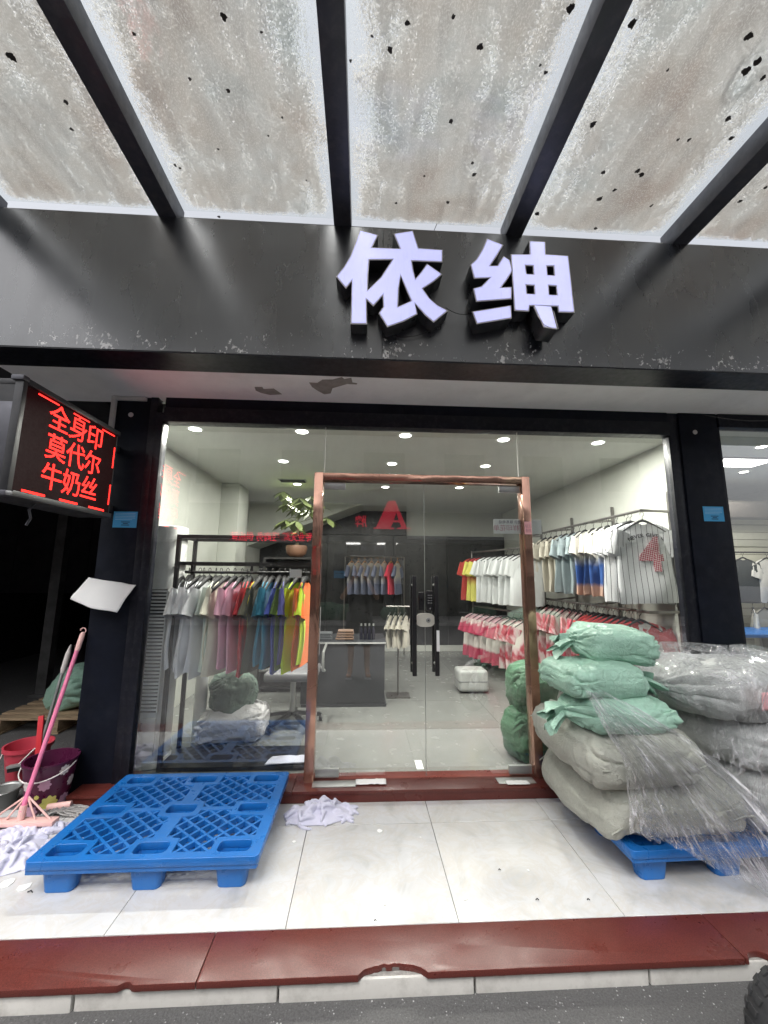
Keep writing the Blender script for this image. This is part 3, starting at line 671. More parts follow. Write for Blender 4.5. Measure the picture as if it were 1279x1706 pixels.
for x0, x1, yy in ((66, 100, (647, 667)), (124, 150, (684, 700)), (171, 191, (713, 726))): dash(ledpt(x0, yy[0]).y, ledpt(x1, yy[1]).y, SZ1-.035, SZ1-.027)
for x0, x1 in ((36, 74), (101, 130), (151, 175)): dash(ledpt(x0, 815).y, ledpt(x1, 830).y, SZ0+.024, SZ0+.034)
for y0, y1 in ((748, 780), (812, 843)):
    a = ledpt(195, y0); c = ledpt(188, y1); dash(SY1-.038, SY1-.030, c.z, a.z)
cable('sign_wire', [(-1.75, 2.2, SZ0-.01), (-1.76, 2.18, SZ0-.05), (-1.77, 2.21, SZ0-.09), (-1.78, 2.20, SZ0-.13)], .006, 'grey cable end dangling below the LED sign', 'sign_alloy')
cable('lamp_wire', [(2.68, 2.88, 2.70)]+[(2.7+.12*i, 2.87, 2.69-.035*math.sin(i*.52)) for i in range(1, 7)]+[(3.6, 2.87, 2.70)], .003, 'thin black wire strung over the window of the neighbouring shop')
# ================================================================== interior: lamps
emission('lamp_disc', (1.0, .98, .93), 9.0); mat('lamp_ring', (.75, .75, .72), .4)
FZ = .0612                # shop floor level
def downlight(x, y, z, label, watts=9.0, group=None):
    r = thing('downlight', (x, y, z), label, 'downlight', group)
    B().lathe([(.050, -.004), (.062, -.006), (.066, 0)], 28, (x, y, z), cap=(False, False)).build('trim_ring', 'lamp_ring', r)
    B().lathe([(.050, -.0045), (.030, -.003)], 28, (x, y, z), cap=(True, True)).build('lens', 'lamp_disc', r)
    ld = bpy.data.lights.new('downlight_lamp', 'AREA'); ld.shape = 'DISK'; ld.size = .09; ld.energy = watts; ld.color = (1, .97, .90); ld.spread = R(178)
    lo = bpy.data.objects.new('downlight_lamp', ld); COL.objects.link(lo); lo.parent = r; lo.location = (0, 0, -.012)
for i, (x, y) in enumerate(((-1.42, 3.29), (-.53, 3.28), (.355, 3.31), (1.235, 3.35), (2.11, 3.365))):
    downlight(x, y, 2.619, 'lit round ceiling downlight in the row just inside the glass shopfront', 17, 'downlights in the front row of the shop ceiling')
for x, y in ((-.865, 4.21), (.305, 4.21), (1.34, 4.22)):
    downlight(x, y, 2.619, 'lit round ceiling downlight in the middle row of the shop', 10, 'downlights in the middle row of the shop ceiling')
for x, y in ((-.89, 5.31), (.30, 5.38), (1.32, 5.33)):
    downlight(x, y, 2.619, 'lit round ceiling downlight in the rearmost row of the shop', 6, 'downlights in the rear row of the shop ceiling')
vt = thing('ceiling_vent', (-.91, 5.09, 2.61), 'dark slotted air vent in the shop ceiling beside a downlight', 'vent')
B().box(-1.09, -.74, 5.03, 5.18, 2.610, 2.619).build('frame', 'dull_steel', vt)
for k in range(5): B().box(-1.07, -.76, 5.04+k*.027, 5.055+k*.027, 2.602, 2.609).build('slat', 'rack_black', vt)

# ================================================================== garments
mat('hanger_black', (.008, .008, .009), .65); mat('hanger_wood', (.45, .22, .08), .5)
CLOTH = {}
def cloth(name, col):
    if name in CLOTH: return name
    CLOTH[name] = 1
    m, t, o = nodes_of(name); p = N(t, 'ShaderNodeBsdfPrincipled'); L(t, p.outputs[0], o.inputs[0])
    v = coords(t); n = tex_noise(t, v, 4, 4); lo = tuple(c*.9 for c in col); hi = tuple(min(1, c*1.06) for c in col)
    setp(t, p, 'Base Color', ramp(t, n.outputs[0], [(.3, lo), (.7, hi)]).outputs[0]); setp(t, p, 'Roughness', .85); setp(t, p, 'Sheen Weight', .15); setp(t, p, 'Specular IOR Level', .25)
    setp(t, p, 'Normal', bump(t, tex_noise(t, coords(t, (1, 1, .35)), 14, 4).outputs[0], .25, .01)); return name
def shirt_mesh(seed, w=.46, h=.66, t=.055, sl=.20, flare=0.0):
    """returns body and two sleeves as B; local: hook top at origin, width along X, drop along -Z"""
    rd = random.Random(seed); ph = rd.uniform(0, 6); top = -.085
    def body(u, v):
        a = u*2*math.pi; z = top - v*h
        if v < .10: hw = lerp(.075, w*.43, (v/.10)**.8)
        else: hw = lerp(w*.43, w*.48+flare, sstep(.1, 1, v))
        th = (.016 + (t-.016)*sstep(.05, .6, v))
        fold = 1 + .9*sstep(.15, .9, v)*math.sin(3*a+ph+v*2)*.5
        fx = .008*math.sin(7*a+ph*2)*sstep(.3, 1, v)
        ca, sa = math.cos(a), math.sin(a)
        x = hw*math.copysign(abs(ca)**.8, ca)+fx; y = th*.5*sa*fold + .018*math.sin(z*7+ph)*sstep(.2, 1, v)
        zz = z - (.03*max(0, 1-abs(x)/.09) if v < .02 else 0) + .008*math.sin(a*2+ph)*(v > .97)
        return Vector((x, y, zz))
    bd = B().grid(body, 32, 26, wrap=True)
    sls = []
    for s in (-1, 1):
        dr = Vector((s*(.36+rd.uniform(-.12, .12)), rd.uniform(-.15, .15), -.92)).normalized(); side = Vector((s*.92, 0, .36)).normalized()
        o0 = Vector((s*w*.365, 0, top-.125))
        def slv(u, v, s=s, dr=dr, side=side, o0=o0):
            a = u*2*math.pi; hw = lerp(.085, .082, v); th = lerp(.020, .030, v)*(1+.35*math.sin(2*a+ph))
            c = o0 + dr*(sl*v-.04)
            return c + side*(hw*math.cos(a)) + Vector((0, 1, 0))*(th*math.sin(a)) + Vector((0, .006*math.sin(6*a+v*3+ph), 0))
        sls.append(B().grid(slv, 18, 9, wrap=True))
    return bd, sls
def hanger(parent, m='hanger_black', w=.40, big=False):
    b_ = B(); n = 15
    pts = [Vector((lerp(-w/2, w/2, i/(n-1)), 0, -.072-.11*abs(2*i/(n-1)-1)**1.25)) for i in range(n)]
    b_.tube(pts, [(.012 if not big else .02)*(.6+.4*(1-abs(2*i/(n-1)-1))) for i in range(n)], 8)
    hook = [Vector((.0, 0, -.07)), Vector((0, 0, -.035))]+[Vector((.018*math.cos(a)-.0, 0, -.016+.018*math.sin(a))) for a in [R(x) for x in (-70, -20, 30, 80, 130, 180, 210)]]
    b_.tube(hook, .0025, 6)
    return b_.build('hanger', m, parent, smooth=True)
PROTO = {}
def garment(matname, loc, rz, label, group=None, seed=0, key=None, hm='hanger_black', name='t_shirt', sleeve_mat=None, cat='shirt', big=False, **kw):
    r = thing(name, (0, 0, 0), label, cat, group)
    k = (seed % 4, tuple(sorted(kw.items())))
    if k not in PROTO:
        bd, sls = shirt_mesh(seed, **kw); o1 = bd.build('tmp', 'paper_white', smooth=True); o2 = [s.build('tmp', 'paper_white', smooth=True) for s in sls]
        for o in (o1, *o2): o.modifiers.clear()
        PROTO[k] = [(o.data, o.location.copy()) for o in (o1, *o2)]
        for o in (o1, *o2): bpy.data.objects.remove(o)
    for i, (me, l) in enumerate(PROTO[k]):
        o = bpy.data.objects.new('body' if i == 0 else 'sleeve', me); COL.objects.link(o); o.parent = r; o.location = l
        if len(o.data.materials) == 0: o.data.materials.append(None)
        o.material_slots[0].link = 'OBJECT'; o.material_slots[0].material = MATS[matname if i == 0 or not sleeve_mat else sleeve_mat]
    hanger(r, hm, big=big)
    r.location = loc; r.rotation_euler = (0, 0, rz); WL[r.name] = Vector(loc); return r
# ---- window rack left
rk = thing('clothes_rack', (-.86, 3.22, FZ), 'black square tube garment rack with base board standing behind the left window', 'clothes rack')
RX0, RX1, RY0, RY1 = -1.385, -.36, 3.10, 3.40
for x in (RX0, RX1):
    for y in (RY0, RY1): B().box(x-.014, x+.014, y-.014, y+.014, FZ+.031, 1.71).build('post', 'rack_black', rk, bevel=.002)
for y in (RY0, RY1):
    B().box(RX0+.014, RX1-.014, y-.013, y+.013, 1.682, 1.709).build('rail', 'rack_black', rk); B().box(RX0+.014, RX1-.014, y-.013, y+.013, 1.482, 1.506).build('rail', 'rack_black', rk)
for x in (RX0, RX1):
    for z in (1.683, 1.483): B().box(x-.012, x+.012, RY0+.014, RY1-.014, z, z+.024).build('rail', 'rack_black', rk)
B().tube([(RX0, 3.25, 1.43), (RX1, 3.25, 1.43)], .012, 12).build('hanging_rail', 'rack_black', rk)
for x in (RX0+.05, (RX0+RX1)/2, RX1-.05): B().box(x-.008, x+.008, 3.242, 3.258, 1.435, 1.483).build('rail_hanger', 'rack_black', rk); B().box(x-.01, x+.01, RY0+.014, RY1-.014, 1.486, 1.50).build('rail_hanger', 'rack_black', rk)
B().box(RX0-.014, RX1+.014, RY0-.02, RY1+.02, FZ+.002, FZ+.03).build('base_board', 'rack_black', rk, bevel=.003)
W_ = (.74, .77, .80)
row = [('white', (.78, .80, .84)), ('white', 0), ('white', 0), ('white', 0), ('white', 0), ('white', 0), ('cream', (.72, .70, .58)), ('pale mint', (.60, .68, .62)), ('cream', 0), ('pink', (.72, .40, .52)), ('pink', 0), ('dark red', (.42, .035, .045)), ('red', (.62, .045, .045)), ('yellow', (.80, .62, .04)), ('olive brown', (.10, .095, .07)), ('teal blue', (.04, .20, .30)), ('teal blue', 0), ('royal blue', (.06, .09, .36)), ('violet blue', (.10, .10, .32)), ('moss green', (.13, .20, .06)), ('lime green', (.55, .72, .04)), ('lime green', 0), ('orange', (.85, .17, .03))]
cols = {}
for nme, c in row:
    if c: cols[nme] = c
cols = {k_: tuple(min(.9, q_*1.15) for q_ in c_) for k_, c_ in cols.items()}; cols['white'] = (.86, .87, .90)
rg = random.Random(5)
for i, (nme, _) in enumerate(row):
    cloth('cloth_'+nme.replace(' ', '_'), cols[nme])
    x = lerp(-1.42, -.425, i/(len(row)-1)) + rg.uniform(-.016, .016)
    cnt = sum(1 for a, _ in row if a == nme)
    lab = ('%s T-shirt on the black rack behind the left window' % nme) if cnt == 1 else ('one of the %s T-shirts side by side on the window rack' % nme)
    garment('cloth_'+nme.replace(' ', '_'), (x, 3.255+rg.uniform(-.02, .02), 1.462), R(90)+rg.uniform(-.28, .28), lab, None if cnt == 1 else '%s T-shirts on the window rack' % nme, big=True, seed=i, h=.66+.03*((i*7) % 3-1)-.02*(i > 12), t=.05, w=.44)
# metal hanger tags + price card on the rack
pc_ = tag(B().box(-.545, -.455, 3.078, 3.0805, 1.395, 1.455).build('price_card', 'paper_white', bevel=.0005), 'small white printed card hanging on the window rack beside orange T-shirt', 'card')
# ---- air cooler
mat('cooler_white', (.74, .75, .73), .45, var=.08, dirt=.2, dirtcol=(.4, .38, .34)); mat('cooler_dark', (.03, .03, .03), .7); mat('slat_white', (.78, .79, .78), .4)
ac = thing('air_cooler', (-1.58, 3.27, FZ), 'tall white floor standing air conditioner with dark slatted grille in the window corner', 'air conditioner')
ax0, ax1, ay0, ay1 = -1.635, -1.405, 3.12, 3.36
prof = []
for k in range(28):
    a = 2*math.pi*k/28; ca, sa = math.cos(a), math.sin(a); prof.append(((ax0+ax1)/2+.115*math.copysign(abs(ca)**.5, ca), 3.24+.12*math.copysign(abs(sa)**.6, sa)))
B().prism(prof, FZ+.02, 1.78).build('body', 'cooler_white', ac, bevel=.012, angle=60)
B().prism([((x+1.52)*1.05-1.52, (y-3.24)*1.05+3.24) for x, y in prof], FZ, FZ+.05).build('plinth', 'cooler_white', ac, bevel=.01, angle=60)
B().box(-1.60, -1.44, 3.114, 3.125, .44, 1.30).build('grille_recess', 'cooler_dark', ac)
for k in range(34):
    z = .455+k*.0250; B().box(-1.602, -1.438, 3.098, 3.1175, z, z+.0125).build('grille_slat', 'slat_white', ac)
for x in (-1.606, -1.44): B().box(x, x+.006, 3.096, 3.124, .44, 1.30).build('grille_edge', 'slat_white', ac)
B().box(-1.595, -1.445, 3.108, 3.122, .15, .40).build('service_door', 'cooler_white', ac, bevel=.006)
B().tube([(-1.54, 3.110, .37), (-1.54, 3.097, .36), (-1.54, 3.097, .33), (-1.54, 3.110, .32)], .006, 8).build('handle', 'dull_steel', ac, smooth=True)
# white pipe behind the rack
tag(B().tube([(-1.33, 3.62, FZ), (-1.33, 3.62, 1.2)], .05, 20).build('rolled_fabric', 'paper_white', smooth=True), 'upright white fabric roll standing behind the rack by the air conditioner', 'fabric roll')
# ---- counter and things on it
mat('counter_grey', (.022, .024, .028), .5, var=.12); mat('counter_top', (.50, .50, .49), .35)
ct = thing('counter', (-.1, 4.75, FZ), 'low dark grey display counter with pale top seen through the left door', 'counter')
B().box(-.62, .255, 4.44, 5.05, FZ+.03, .69).build('body', 'counter_grey', ct, bevel=.004); B().box(-.63, .27, 4.425, 5.06, .6915, .712).build('top', 'counter_grey', ct, bevel=.003); B().box(-.628, .268, 4.418, 4.4245, .695, .709).build('edge_strip', 'counter_top', ct); B().box(-.61, .275, 4.43, 5.05, FZ, FZ+.028).build('plinth', 'counter_grey', ct)
# ---- plant cabinet and plant
cb = thing('black_cabinet', (-.95, 5.1, FZ), 'tall black open cabinet carrying the potted plant inside the shop', 'cabinet')
B().box(-1.20, -1.17, 4.95, 5.35, FZ, 1.62).build('side_panel', 'rack_black', cb); B().box(-.63, -.60, 4.95, 5.35, FZ, 1.62).build('side_panel', 'rack_black', cb)
for z in (FZ+.05, .6, 1.1, 1.6): B().box(-1.17, -.63, 4.95, 5.35, z, z+.025).build('shelf', 'rack_black', cb)
B().box(-1.17, -.63, 5.33, 5.35, FZ, 1.6).build('back_panel', 'rack_black', cb)
mat('pot_orange', (.17, .085, .05), .6); mat('leaf_green', (.16, .20, .07), .5, var=.35, vscale=3); mat('stem_brown', (.14, .10, .06), .8); mat('soil', (.03, .02, .015), .95)
pt = thing('potted_plant', (-.83, 5.1, 1.625), 'leafy money tree in a brown pot on the black cabinet', 'plant')
B().lathe([(.07, 0), (.12, .05), (.135, .12), (.125, .15), (.115, .15)], 24, (-.83, 5.1, 1.626)).build('pot', 'pot_orange', pt, smooth=True)
B().lathe([(.112, 0), (.112, .004)], 20, (-.83, 5.1, 1.745)).build('soil', 'soil', pt)
B().tube([(-.83, 5.1, 1.7), (-.82, 5.09, 1.9), (-.835, 5.1, 2.10)], [.022, .017, .012], 10).build('trunk', 'stem_brown', pt, smooth=True)
rp = random.Random(21); lf = B(); stm = B()
for k in range(16):
    a = k*2.4+rp.uniform(-.3, .3); el = rp.uniform(-.2, 1.1); rr = rp.uniform(.2, .42); c0 = Vector((-.833, 5.1, 2.03+.12*rp.random()))
    tip = c0+Vector((math.cos(a)*math.cos(el), math.sin(a)*math.cos(el), math.sin(el)))*rr
    stm.tube([c0, lerp(c0, tip, .5)+Vector((0, 0, .03)), tip], .004, 5)
    for q in range(6):
        b2 = 2*math.pi*q/6+rp.uniform(-.2, .2); dr = Vector((math.cos(b2), math.sin(b2), -.55+rp.uniform(-.25, .25))).normalized(); sd = dr.cross(Vector((0, 0, 1))).normalized(); ln = rp.uniform(.14, .22); wd = ln*.21
        vs = []
        for j, ww in enumerate((.1, .7, 1, .75, .08)):
            cc = tip+dr*ln*j/4+Vector((0, 0, -.02*(j/4)**2)); vs += [cc-sd*wd*ww, cc+Vector((0, 0, -.004)), cc+sd*wd*ww]
        lf.add(vs, [f for j in range(4) for f in ((j*3, j*3+1, j*3+4, j*3+3), (j*3+1, j*3+2, j*3+5, j*3+4))])
tag(lf.build('leaves', 'leaf_green', pt, smooth=True), None, kind='stuff'); stm.build('leaf_stalks', 'leaf_green', pt, smooth=True)
# ---- right wall rack : two tiers
mat('rack_steel', (.22, .21, .20), .35, metal=.8, var=.2)
rr_ = thing('wall_rail', (2.5, 4.3, 1.0), 'dark steel two tier garment rail along the right shop wall', 'clothes rail')
for y, x in ((3.33, 2.69), (4.15, 2.70), (5.0, 2.70), (5.9, 2.70)): B().box(x-.012, x+.012, y-.012, y+.012, FZ, 2.17).build('upright', 'rack_steel', rr_)
for z in (1.99, 1.13):
    B().tube([(2.68, 3.33, z), (2.40, 3.29, z), (2.40, 5.9, z)], .013, 8).build('rail', 'rack_steel', rr_)
    for y in (4.15, 5.0, 5.9): B().bar((2.69, y, z+.03), (2.40, y, z), .02, .02).build('bracket', 'rack_steel', rr_)
# jersey : pinstripes, script and numeral
def jersey_mat():
    m, t, o = nodes_of('pinstripe'); p = N(t, 'ShaderNodeBsdfPrincipled'); L(t, p.outputs[0], o.inputs[0])
    v = coords(t); sp = N(t, 'ShaderNodeSeparateXYZ'); L(t, v, sp.inputs[0])
    s = math_n(t, 'ABSOLUTE', math_n(t, 'SUBTRACT', math_n(t, 'FRACT', math_n(t, 'MULTIPLY', sp.outputs[0], 21.0)), .5))
    c = mix(t, ramp(t, s, [(.032, g(1)), (.052, g(0))]).outputs[0], (.82, .825, .85), (.04, .04, .05))
    setp(t, p, 'Base Color', c); setp(t, p, 'Roughness', .8); setp(t, p, 'Normal', bump(t, tex_noise(t, coords(t, (1, 1, .3)), 9, 4).outputs[0], .3, .012))
jersey_mat()
def checker_red():
    m, t, o = nodes_of('houndstooth_red'); p = N(t, 'ShaderNodeBsdfPrincipled'); L(t, p.outputs[0], o.inputs[0])
    ck = N(t, 'ShaderNodeTexChecker'); ck.inputs['Scale'].default_value = 80; L(t, coords(t, (1, 1, 1), rot=(0, R(30), 0)), ck.inputs['Vector']); ck.inputs[1].default_value = (.40, .02, .06, 1); ck.inputs[2].default_value = (.75, .60, .62, 1)
    L(t, ck.outputs[0], p.inputs['Base Color']); setp(t, p, 'Roughness', .8)
checker_red(); mat('print_black', (.03, .03, .035), .8)
jc = Vector((2.455, 3.36, 1.985))
js = garment('pinstripe', jc, R(-4), 'white pinstriped jersey with red checked 4 and NEVER GIVE UP, front of right rail', seed=101, name='jersey', w=.54, h=.70, t=.05, sl=.22)
from mathutils.bvhtree import BVHTree
_jb = [c_ for c_ in js.children if c_.name.startswith('body')][0]
_jm = Matrix.Translation(jc) @ Matrix.Rotation(R(-4), 4, 'Z') @ Matrix.Translation(_jb.location)
JBVH = BVHTree.FromPolygons([_jm @ v.co for v in _jb.data.vertices], [tuple(p.vertices) for p in _jb.data.polygons])
def on_jersey(name, me, m, x, z, s=1.0):
    """flat print laid onto the front of the hanging jersey"""
    bm = bmesh.new(); bm.from_mesh(me); bmesh.ops.triangulate(bm, faces=bm.faces)
    for _ in range(2): bmesh.ops.subdivide_edges(bm, edges=[e for e in bm.edges if e.calc_length() > .02], cuts=2, use_grid_fill=False); bmesh.ops.triangulate(bm, faces=bm.faces)
    for v in bm.verts:
        wx, wz = jc.x+x+v.co.x, jc.z+z+v.co.y; h = JBVH.ray_cast(Vector((wx, jc.y-.4, wz)), Vector((0, 1, 0)))
        wy = (h[0].y if h[0] else jc.y-.02)-.0035-v.co.z; v.co = Vector((wx, wy, wz))
    bm.to_mesh(me); bm.free(); o = place_mesh(name, me, m, Matrix.Identity(4)); o.parent = js; o.matrix_parent_inverse = (Matrix.Translation(jc) @ Matrix.Rotation(R(-4), 4, 'Z')).inverted()
MXZ_front = Matrix(((1, 0, 0, 0), (0, 0, -1, 0), (0, 1, 0, 0), (0, 0, 0, 1)))
me = text_mesh('4', size=.40, depth=.002, offset=.012); on_jersey('numeral', me, 'houndstooth_red', .035, -.385)
for i, ch in enumerate('NEVER GIVE UP'):
    if ch == ' ': continue
    a = (i-6)/6.0; me = text_mesh(ch, size=.046, depth=.002, offset=.0008)
    me.transform(Matrix.Rotation(-a*.45, 4, 'Z')); on_jersey('print_letter', me, 'print_black', .025+a*.155, -.205-.035*a*a)
# upper tier
def cgrad(name, top, bot, cut, soft=.04, third=None):
    m, t, o = nodes_of(name); p = N(t, 'ShaderNodeBsdfPrincipled'); L(t, p.outputs[0], o.inputs[0])
    sp = N(t, 'ShaderNodeSeparateXYZ'); L(t, coords(t), sp.inputs[0]); n = tex_noise(t, coords(t), 6, 4)
    z = math_n(t, 'ADD', sp.outputs[2], math_n(t, 'MULTIPLY', math_n(t, 'SUBTRACT', n.outputs[0], .5), soft*2.5))
    st = [(cut-soft, bot), (cut+soft, top)]
    if third: st = [(third[1]-.02, third[0]), (third[1]+.02, bot)]+st
    setp(t, p, 'Base Color', ramp(t, z, st).outputs[0]); setp(t, p, 'Roughness', .85); setp(t, p, 'Normal', bump(t, tex_noise(t, coords(t, (1, 1, .35)), 12, 4).outputs[0], .25, .01))
cgrad('dip_blue', (.56, .56, .52), (.03, .09, .30), .34, .05, ((.55, .36, .28), .10)); cgrad('dip_pink', (.62, .40, .44), (.62, .58, .54), .40, .10, ((.42, .04, .09), .18)); cgrad('ombre_red', (.36, .03, .035), (.55, .52, .12), .30, .06)
cloth('cloth_ivory', (.66, .63, .58)); cloth('cloth_slate', (.30, .36, .38)); cloth('cloth_sand', (.50, .47, .40)); cloth('cloth_grey', (.55, .57, .57)); cloth('cloth_crimson', (.52, .045, .05)); cloth('cloth_rust', (.40, .05, .04)); cloth('cloth_dark', (.05, .055, .06)); cloth('cloth_ivory', (.66, .63, .58))
rg = random.Random(9)
for i in range(2): garment('pinstripe', (2.40, 3.44+i*.05, 1.985), R(-6)+rg.uniform(-.1, .1), 'white pinstriped jersey hanging behind the numbered one on the right rail', 'pinstriped jerseys behind the numbered one', seed=102+i, name='jersey', w=.50, h=.70, sl=.22)
up = [('dip_blue', 'off white T-shirt with blue dipped hem on the upper right rail', 'blue dipped T-shirts on the right rail')]*5+[('cloth_slate', 'slate blue T-shirt on the upper right rail', 'slate blue T-shirts on the right rail')]*3+[('cloth_sand', 'sand coloured T-shirt on the upper right rail', 'sand T-shirts on the right rail')]*4
for i, (m_, lab, gr) in enumerate(up):
    garment(m_, (2.40+rg.uniform(-.01, .01), 3.62+i*.135, 1.985), R(28)+rg.uniform(-.15, .15), lab, gr, seed=40+i, w=.46, h=.66, sleeve_mat='cloth_ivory' if m_ == 'dip_blue' else None)
# lower tier : crimson with white splashes, then tie-dye
def splash():
    m, t, o = nodes_of('crimson_splash'); p = N(t, 'ShaderNodeBsdfPrincipled'); L(t, p.outputs[0], o.inputs[0])
    n = tex_noise(t, coords(t), 5.5, 4, .5, 1.2); n.noise_dimensions = '3D'
    setp(t, p, 'Base Color', ramp(t, n.outputs[0], [(.56, (.52, .03, .035)), (.575, (.72, .68, .66))]).outputs[0]); setp(t, p, 'Roughness', .8)
splash()
def tiedye():
    m, t, o = nodes_of('tie_dye'); p = N(t, 'ShaderNodeBsdfPrincipled'); L(t, p.outputs[0], o.inputs[0])
    n = tex_noise(t, coords(t, (1, 1, .7)), 5, 5, .6, .6)
    setp(t, p, 'Base Color', ramp(t, n.outputs[0], [(.42, (.38, .03, .06)), (.5, (.60, .40, .42)), (.58, (.60, .57, .52))]).outputs[0]); setp(t, p, 'Roughness', .85)
tiedye()
garment('crimson_splash', (2.42, 3.46, 1.125), R(-3), 'crimson T-shirt with white flame print, first on the lower right rail', seed=61, w=.56, h=.70)
for i in range(8): garment('cloth_crimson', (2.40, 3.54+i*.085, 1.125), R(10)+rg.uniform(-.1, .1), 'plain crimson T-shirt packed on the lower right rail', 'crimson T-shirts on the lower right rail', seed=62+i, w=.52, h=.66, t=.05)
for i in range(9): garment('tie_dye', (2.40, 4.26+i*.13, 1.125), R(25)+rg.uniform(-.15, .15), 'white and red tie-dyed T-shirt on the lower right rail', 'tie-dyed T-shirts on the lower right rail', seed=72+i, w=.5, h=.66)
# second rail seen through the right door leaf
r2 = thing('garment_rail', (1.95, 5.55, FZ), 'free standing steel garment rail with grey shirts seen through right door', 'clothes rail')
A2, B2 = Vector((2.10, 4.95, 1.78)), Vector((1.72, 6.25, 1.78))
B().tube([A2, B2], .013, 8).build('rail', 'rack_steel', r2); B().tube([A2-Vector((0, 0, .82)), B2-Vector((0, 0, .82))], .013, 8).build('rail', 'rack_steel', r2)
for p_ in (A2, B2): B().tube([(p_.x, p_.y, FZ), (p_.x, p_.y, 1.80)], .013, 8).build('upright', 'rack_steel', r2); B().bar((p_.x-.25, p_.y, FZ+.015), (p_.x+.25, p_.y, FZ+.015), .025, .025).build('foot', 'rack_steel', r2)
lst = ['cloth_grey']*7+['ombre_red']*2+['cloth_rust']
for i, m_ in enumerate(lst):
    p_ = lerp(A2, B2, (i+.6)/(len(lst)+.4)); nm = {'cloth_grey': 'pale grey', 'ombre_red': 'red to yellow shaded', 'cloth_rust': 'rust red'}[m_]
    garment(m_, (p_.x, p_.y, p_.z-.005), R(8)+rg.uniform(-.12, .12), '%s T-shirt on the free standing rail behind the right door' % nm, '%s T-shirts on the free standing rail' % nm if m_ != 'cloth_rust' else None, seed=90+i, w=.48, h=.64)
for i in range(9):
    p_ = lerp(A2, B2, (i+.6)/9.4)
    garment('dip_pink' if i > 2 else 'tie_dye', (p_.x, p_.y, .955), R(8)+rg.uniform(-.12, .12), 'red and cream dip-dyed T-shirt on the lower bar behind the right door', 'dip-dyed T-shirts on the lower bar behind the right door', seed=100+i, w=.48, h=.62)
# paper strip inside the glass, mirrored writing shows through
mat('ink_pink', (.55, .25, .30), .8)
ps = thing('paper_strip', (1.13, 2.955, 1.74), 'white paper strip with faint mirrored writing taped behind the door frame', 'notice')
B().box(.985, 1.355, 2.9495, 2.9515, 1.735, 1.845).build('sheet', 'paper_white', ps, bevel=.0004)
me = text_mesh('工打样印花单', size=.05, depth=.0006); me.transform(Matrix.Diagonal((-1, 1, 1, 1))); me.flip_normals(); place_mesh('printed_text', me, 'ink_pink', Matrix.Translation((1.13, 2.9488, 1.775)) @ MXZ_front, ps)
me = text_mesh('温馨提示 联系电话', size=.028, depth=.0006); me.transform(Matrix.Diagonal((-1, 1, 1, 1))); me.flip_normals(); place_mesh('printed_text', me, 'ink', Matrix.Translation((1.14, 2.9488, 1.822)) @ MXZ_front, ps)
stk = thing('pink_sticker', (1.225, 2.88, 1.72), 'small pink sticker on the right rose gold door jamb', 'sticker')
B().box(1.196, 1.248, 2.8825, 2.8845, 1.725, 1.82).build('sheet', 'paper_pink', stk, bevel=.0005)
me = text_mesh('招工', size=.026, depth=.0006); place_mesh('printed_text', me, 'ink_pink', Matrix.Translation((1.222, 2.882, 1.785)) @ MXZ_front, stk)
me = text_mesh('急招', size=.022, depth=.0006); place_mesh('printed_text', me, 'ink_pink', Matrix.Translation((1.222, 2.882, 1.752)) @ MXZ_front, stk)
# suitcase like box, office chair, interior odds
mat('grey_case', (.40, .41, .40), .4, var=.15); mat('chair_grey', (.16, .16, .17), .5)
bx = thing('grey_box', (1.32, 5.0, FZ), 'silver grey rounded box on the shop floor below the dip-dyed shirts', 'box')
B().box(1.15, 1.50, 4.85, 5.12, FZ+.02, FZ+.26).build('body', 'grey_case', bx, bevel=.04, bseg=3); B().box(1.148, 1.502, 4.848, 5.122, FZ+.13, FZ+.137).build('seam', 'chair_grey', bx)
for x in (1.2, 1.45): B().lathe([(.015, 0), (.015, .03)], 12, (x, 4.95, FZ)).build('foot', 'black_plastic', bx)
ch = thing('office_chair', (-.62, 3.95, FZ), 'black five-star office chair with bent steel arm behind the window rack', 'chair')
for k in range(5):
    a = R(72*k+20); e = Vector((-.62+.27*math.cos(a), 3.95+.27*math.sin(a), FZ+.06)); B().bar((-.62, 3.95, FZ+.11), e, .035, .025).build('base_arm', 'black_plastic', ch)
    B().lathe([(.024, -.014), (.028, 0), (.024, .014)], 14, (e.x, e.y, FZ+.028), 'X').build('caster', 'black_plastic', ch)
B().tube([(-.62, 3.95, FZ+.1), (-.62, 3.95, .48)], .025, 12).build('gas_column', 'dull_steel', ch)
B().box(-.85, -.39, 3.73, 4.17, .48, .56).build('seat', 'chair_grey', ch, bevel=.03, bseg=3); B().box(-.83, -.41, 4.15, 4.20, .62, 1.1).build('backrest', 'chair_grey', ch, bevel=.02, bseg=3)
for s in (-1, 1): B().tube([(-.62+s*.23, 4.15, .52), (-.62+s*.28, 4.0, .52), (-.62+s*.28, 3.82, .56), (-.62+s*.28, 3.80, .72), (-.62+s*.28, 4.1, .74)], .012, 8).build('armrest', 'dull_steel', ch, smooth=True)
# folded garment lying on rack base
fo = B().grid(lambda u, v: Vector((-.66+.27*u+.03*v, 3.08+.02*u+.12*v, FZ+.034+.02*math.sin(math.pi*min(1, u*1.2+.05))*math.sin(math.pi*v)+.004*ridged((u*4, v*6, 2), 1)+.004)), 26, 18)
cloth('cloth_lilac', (.62, .63, .74)); tag(fo.build('folded_shirt', 'cloth_lilac', smooth=True, solid=.008), 'folded pale lilac shirt lying on the black rack base board', 'shirt')

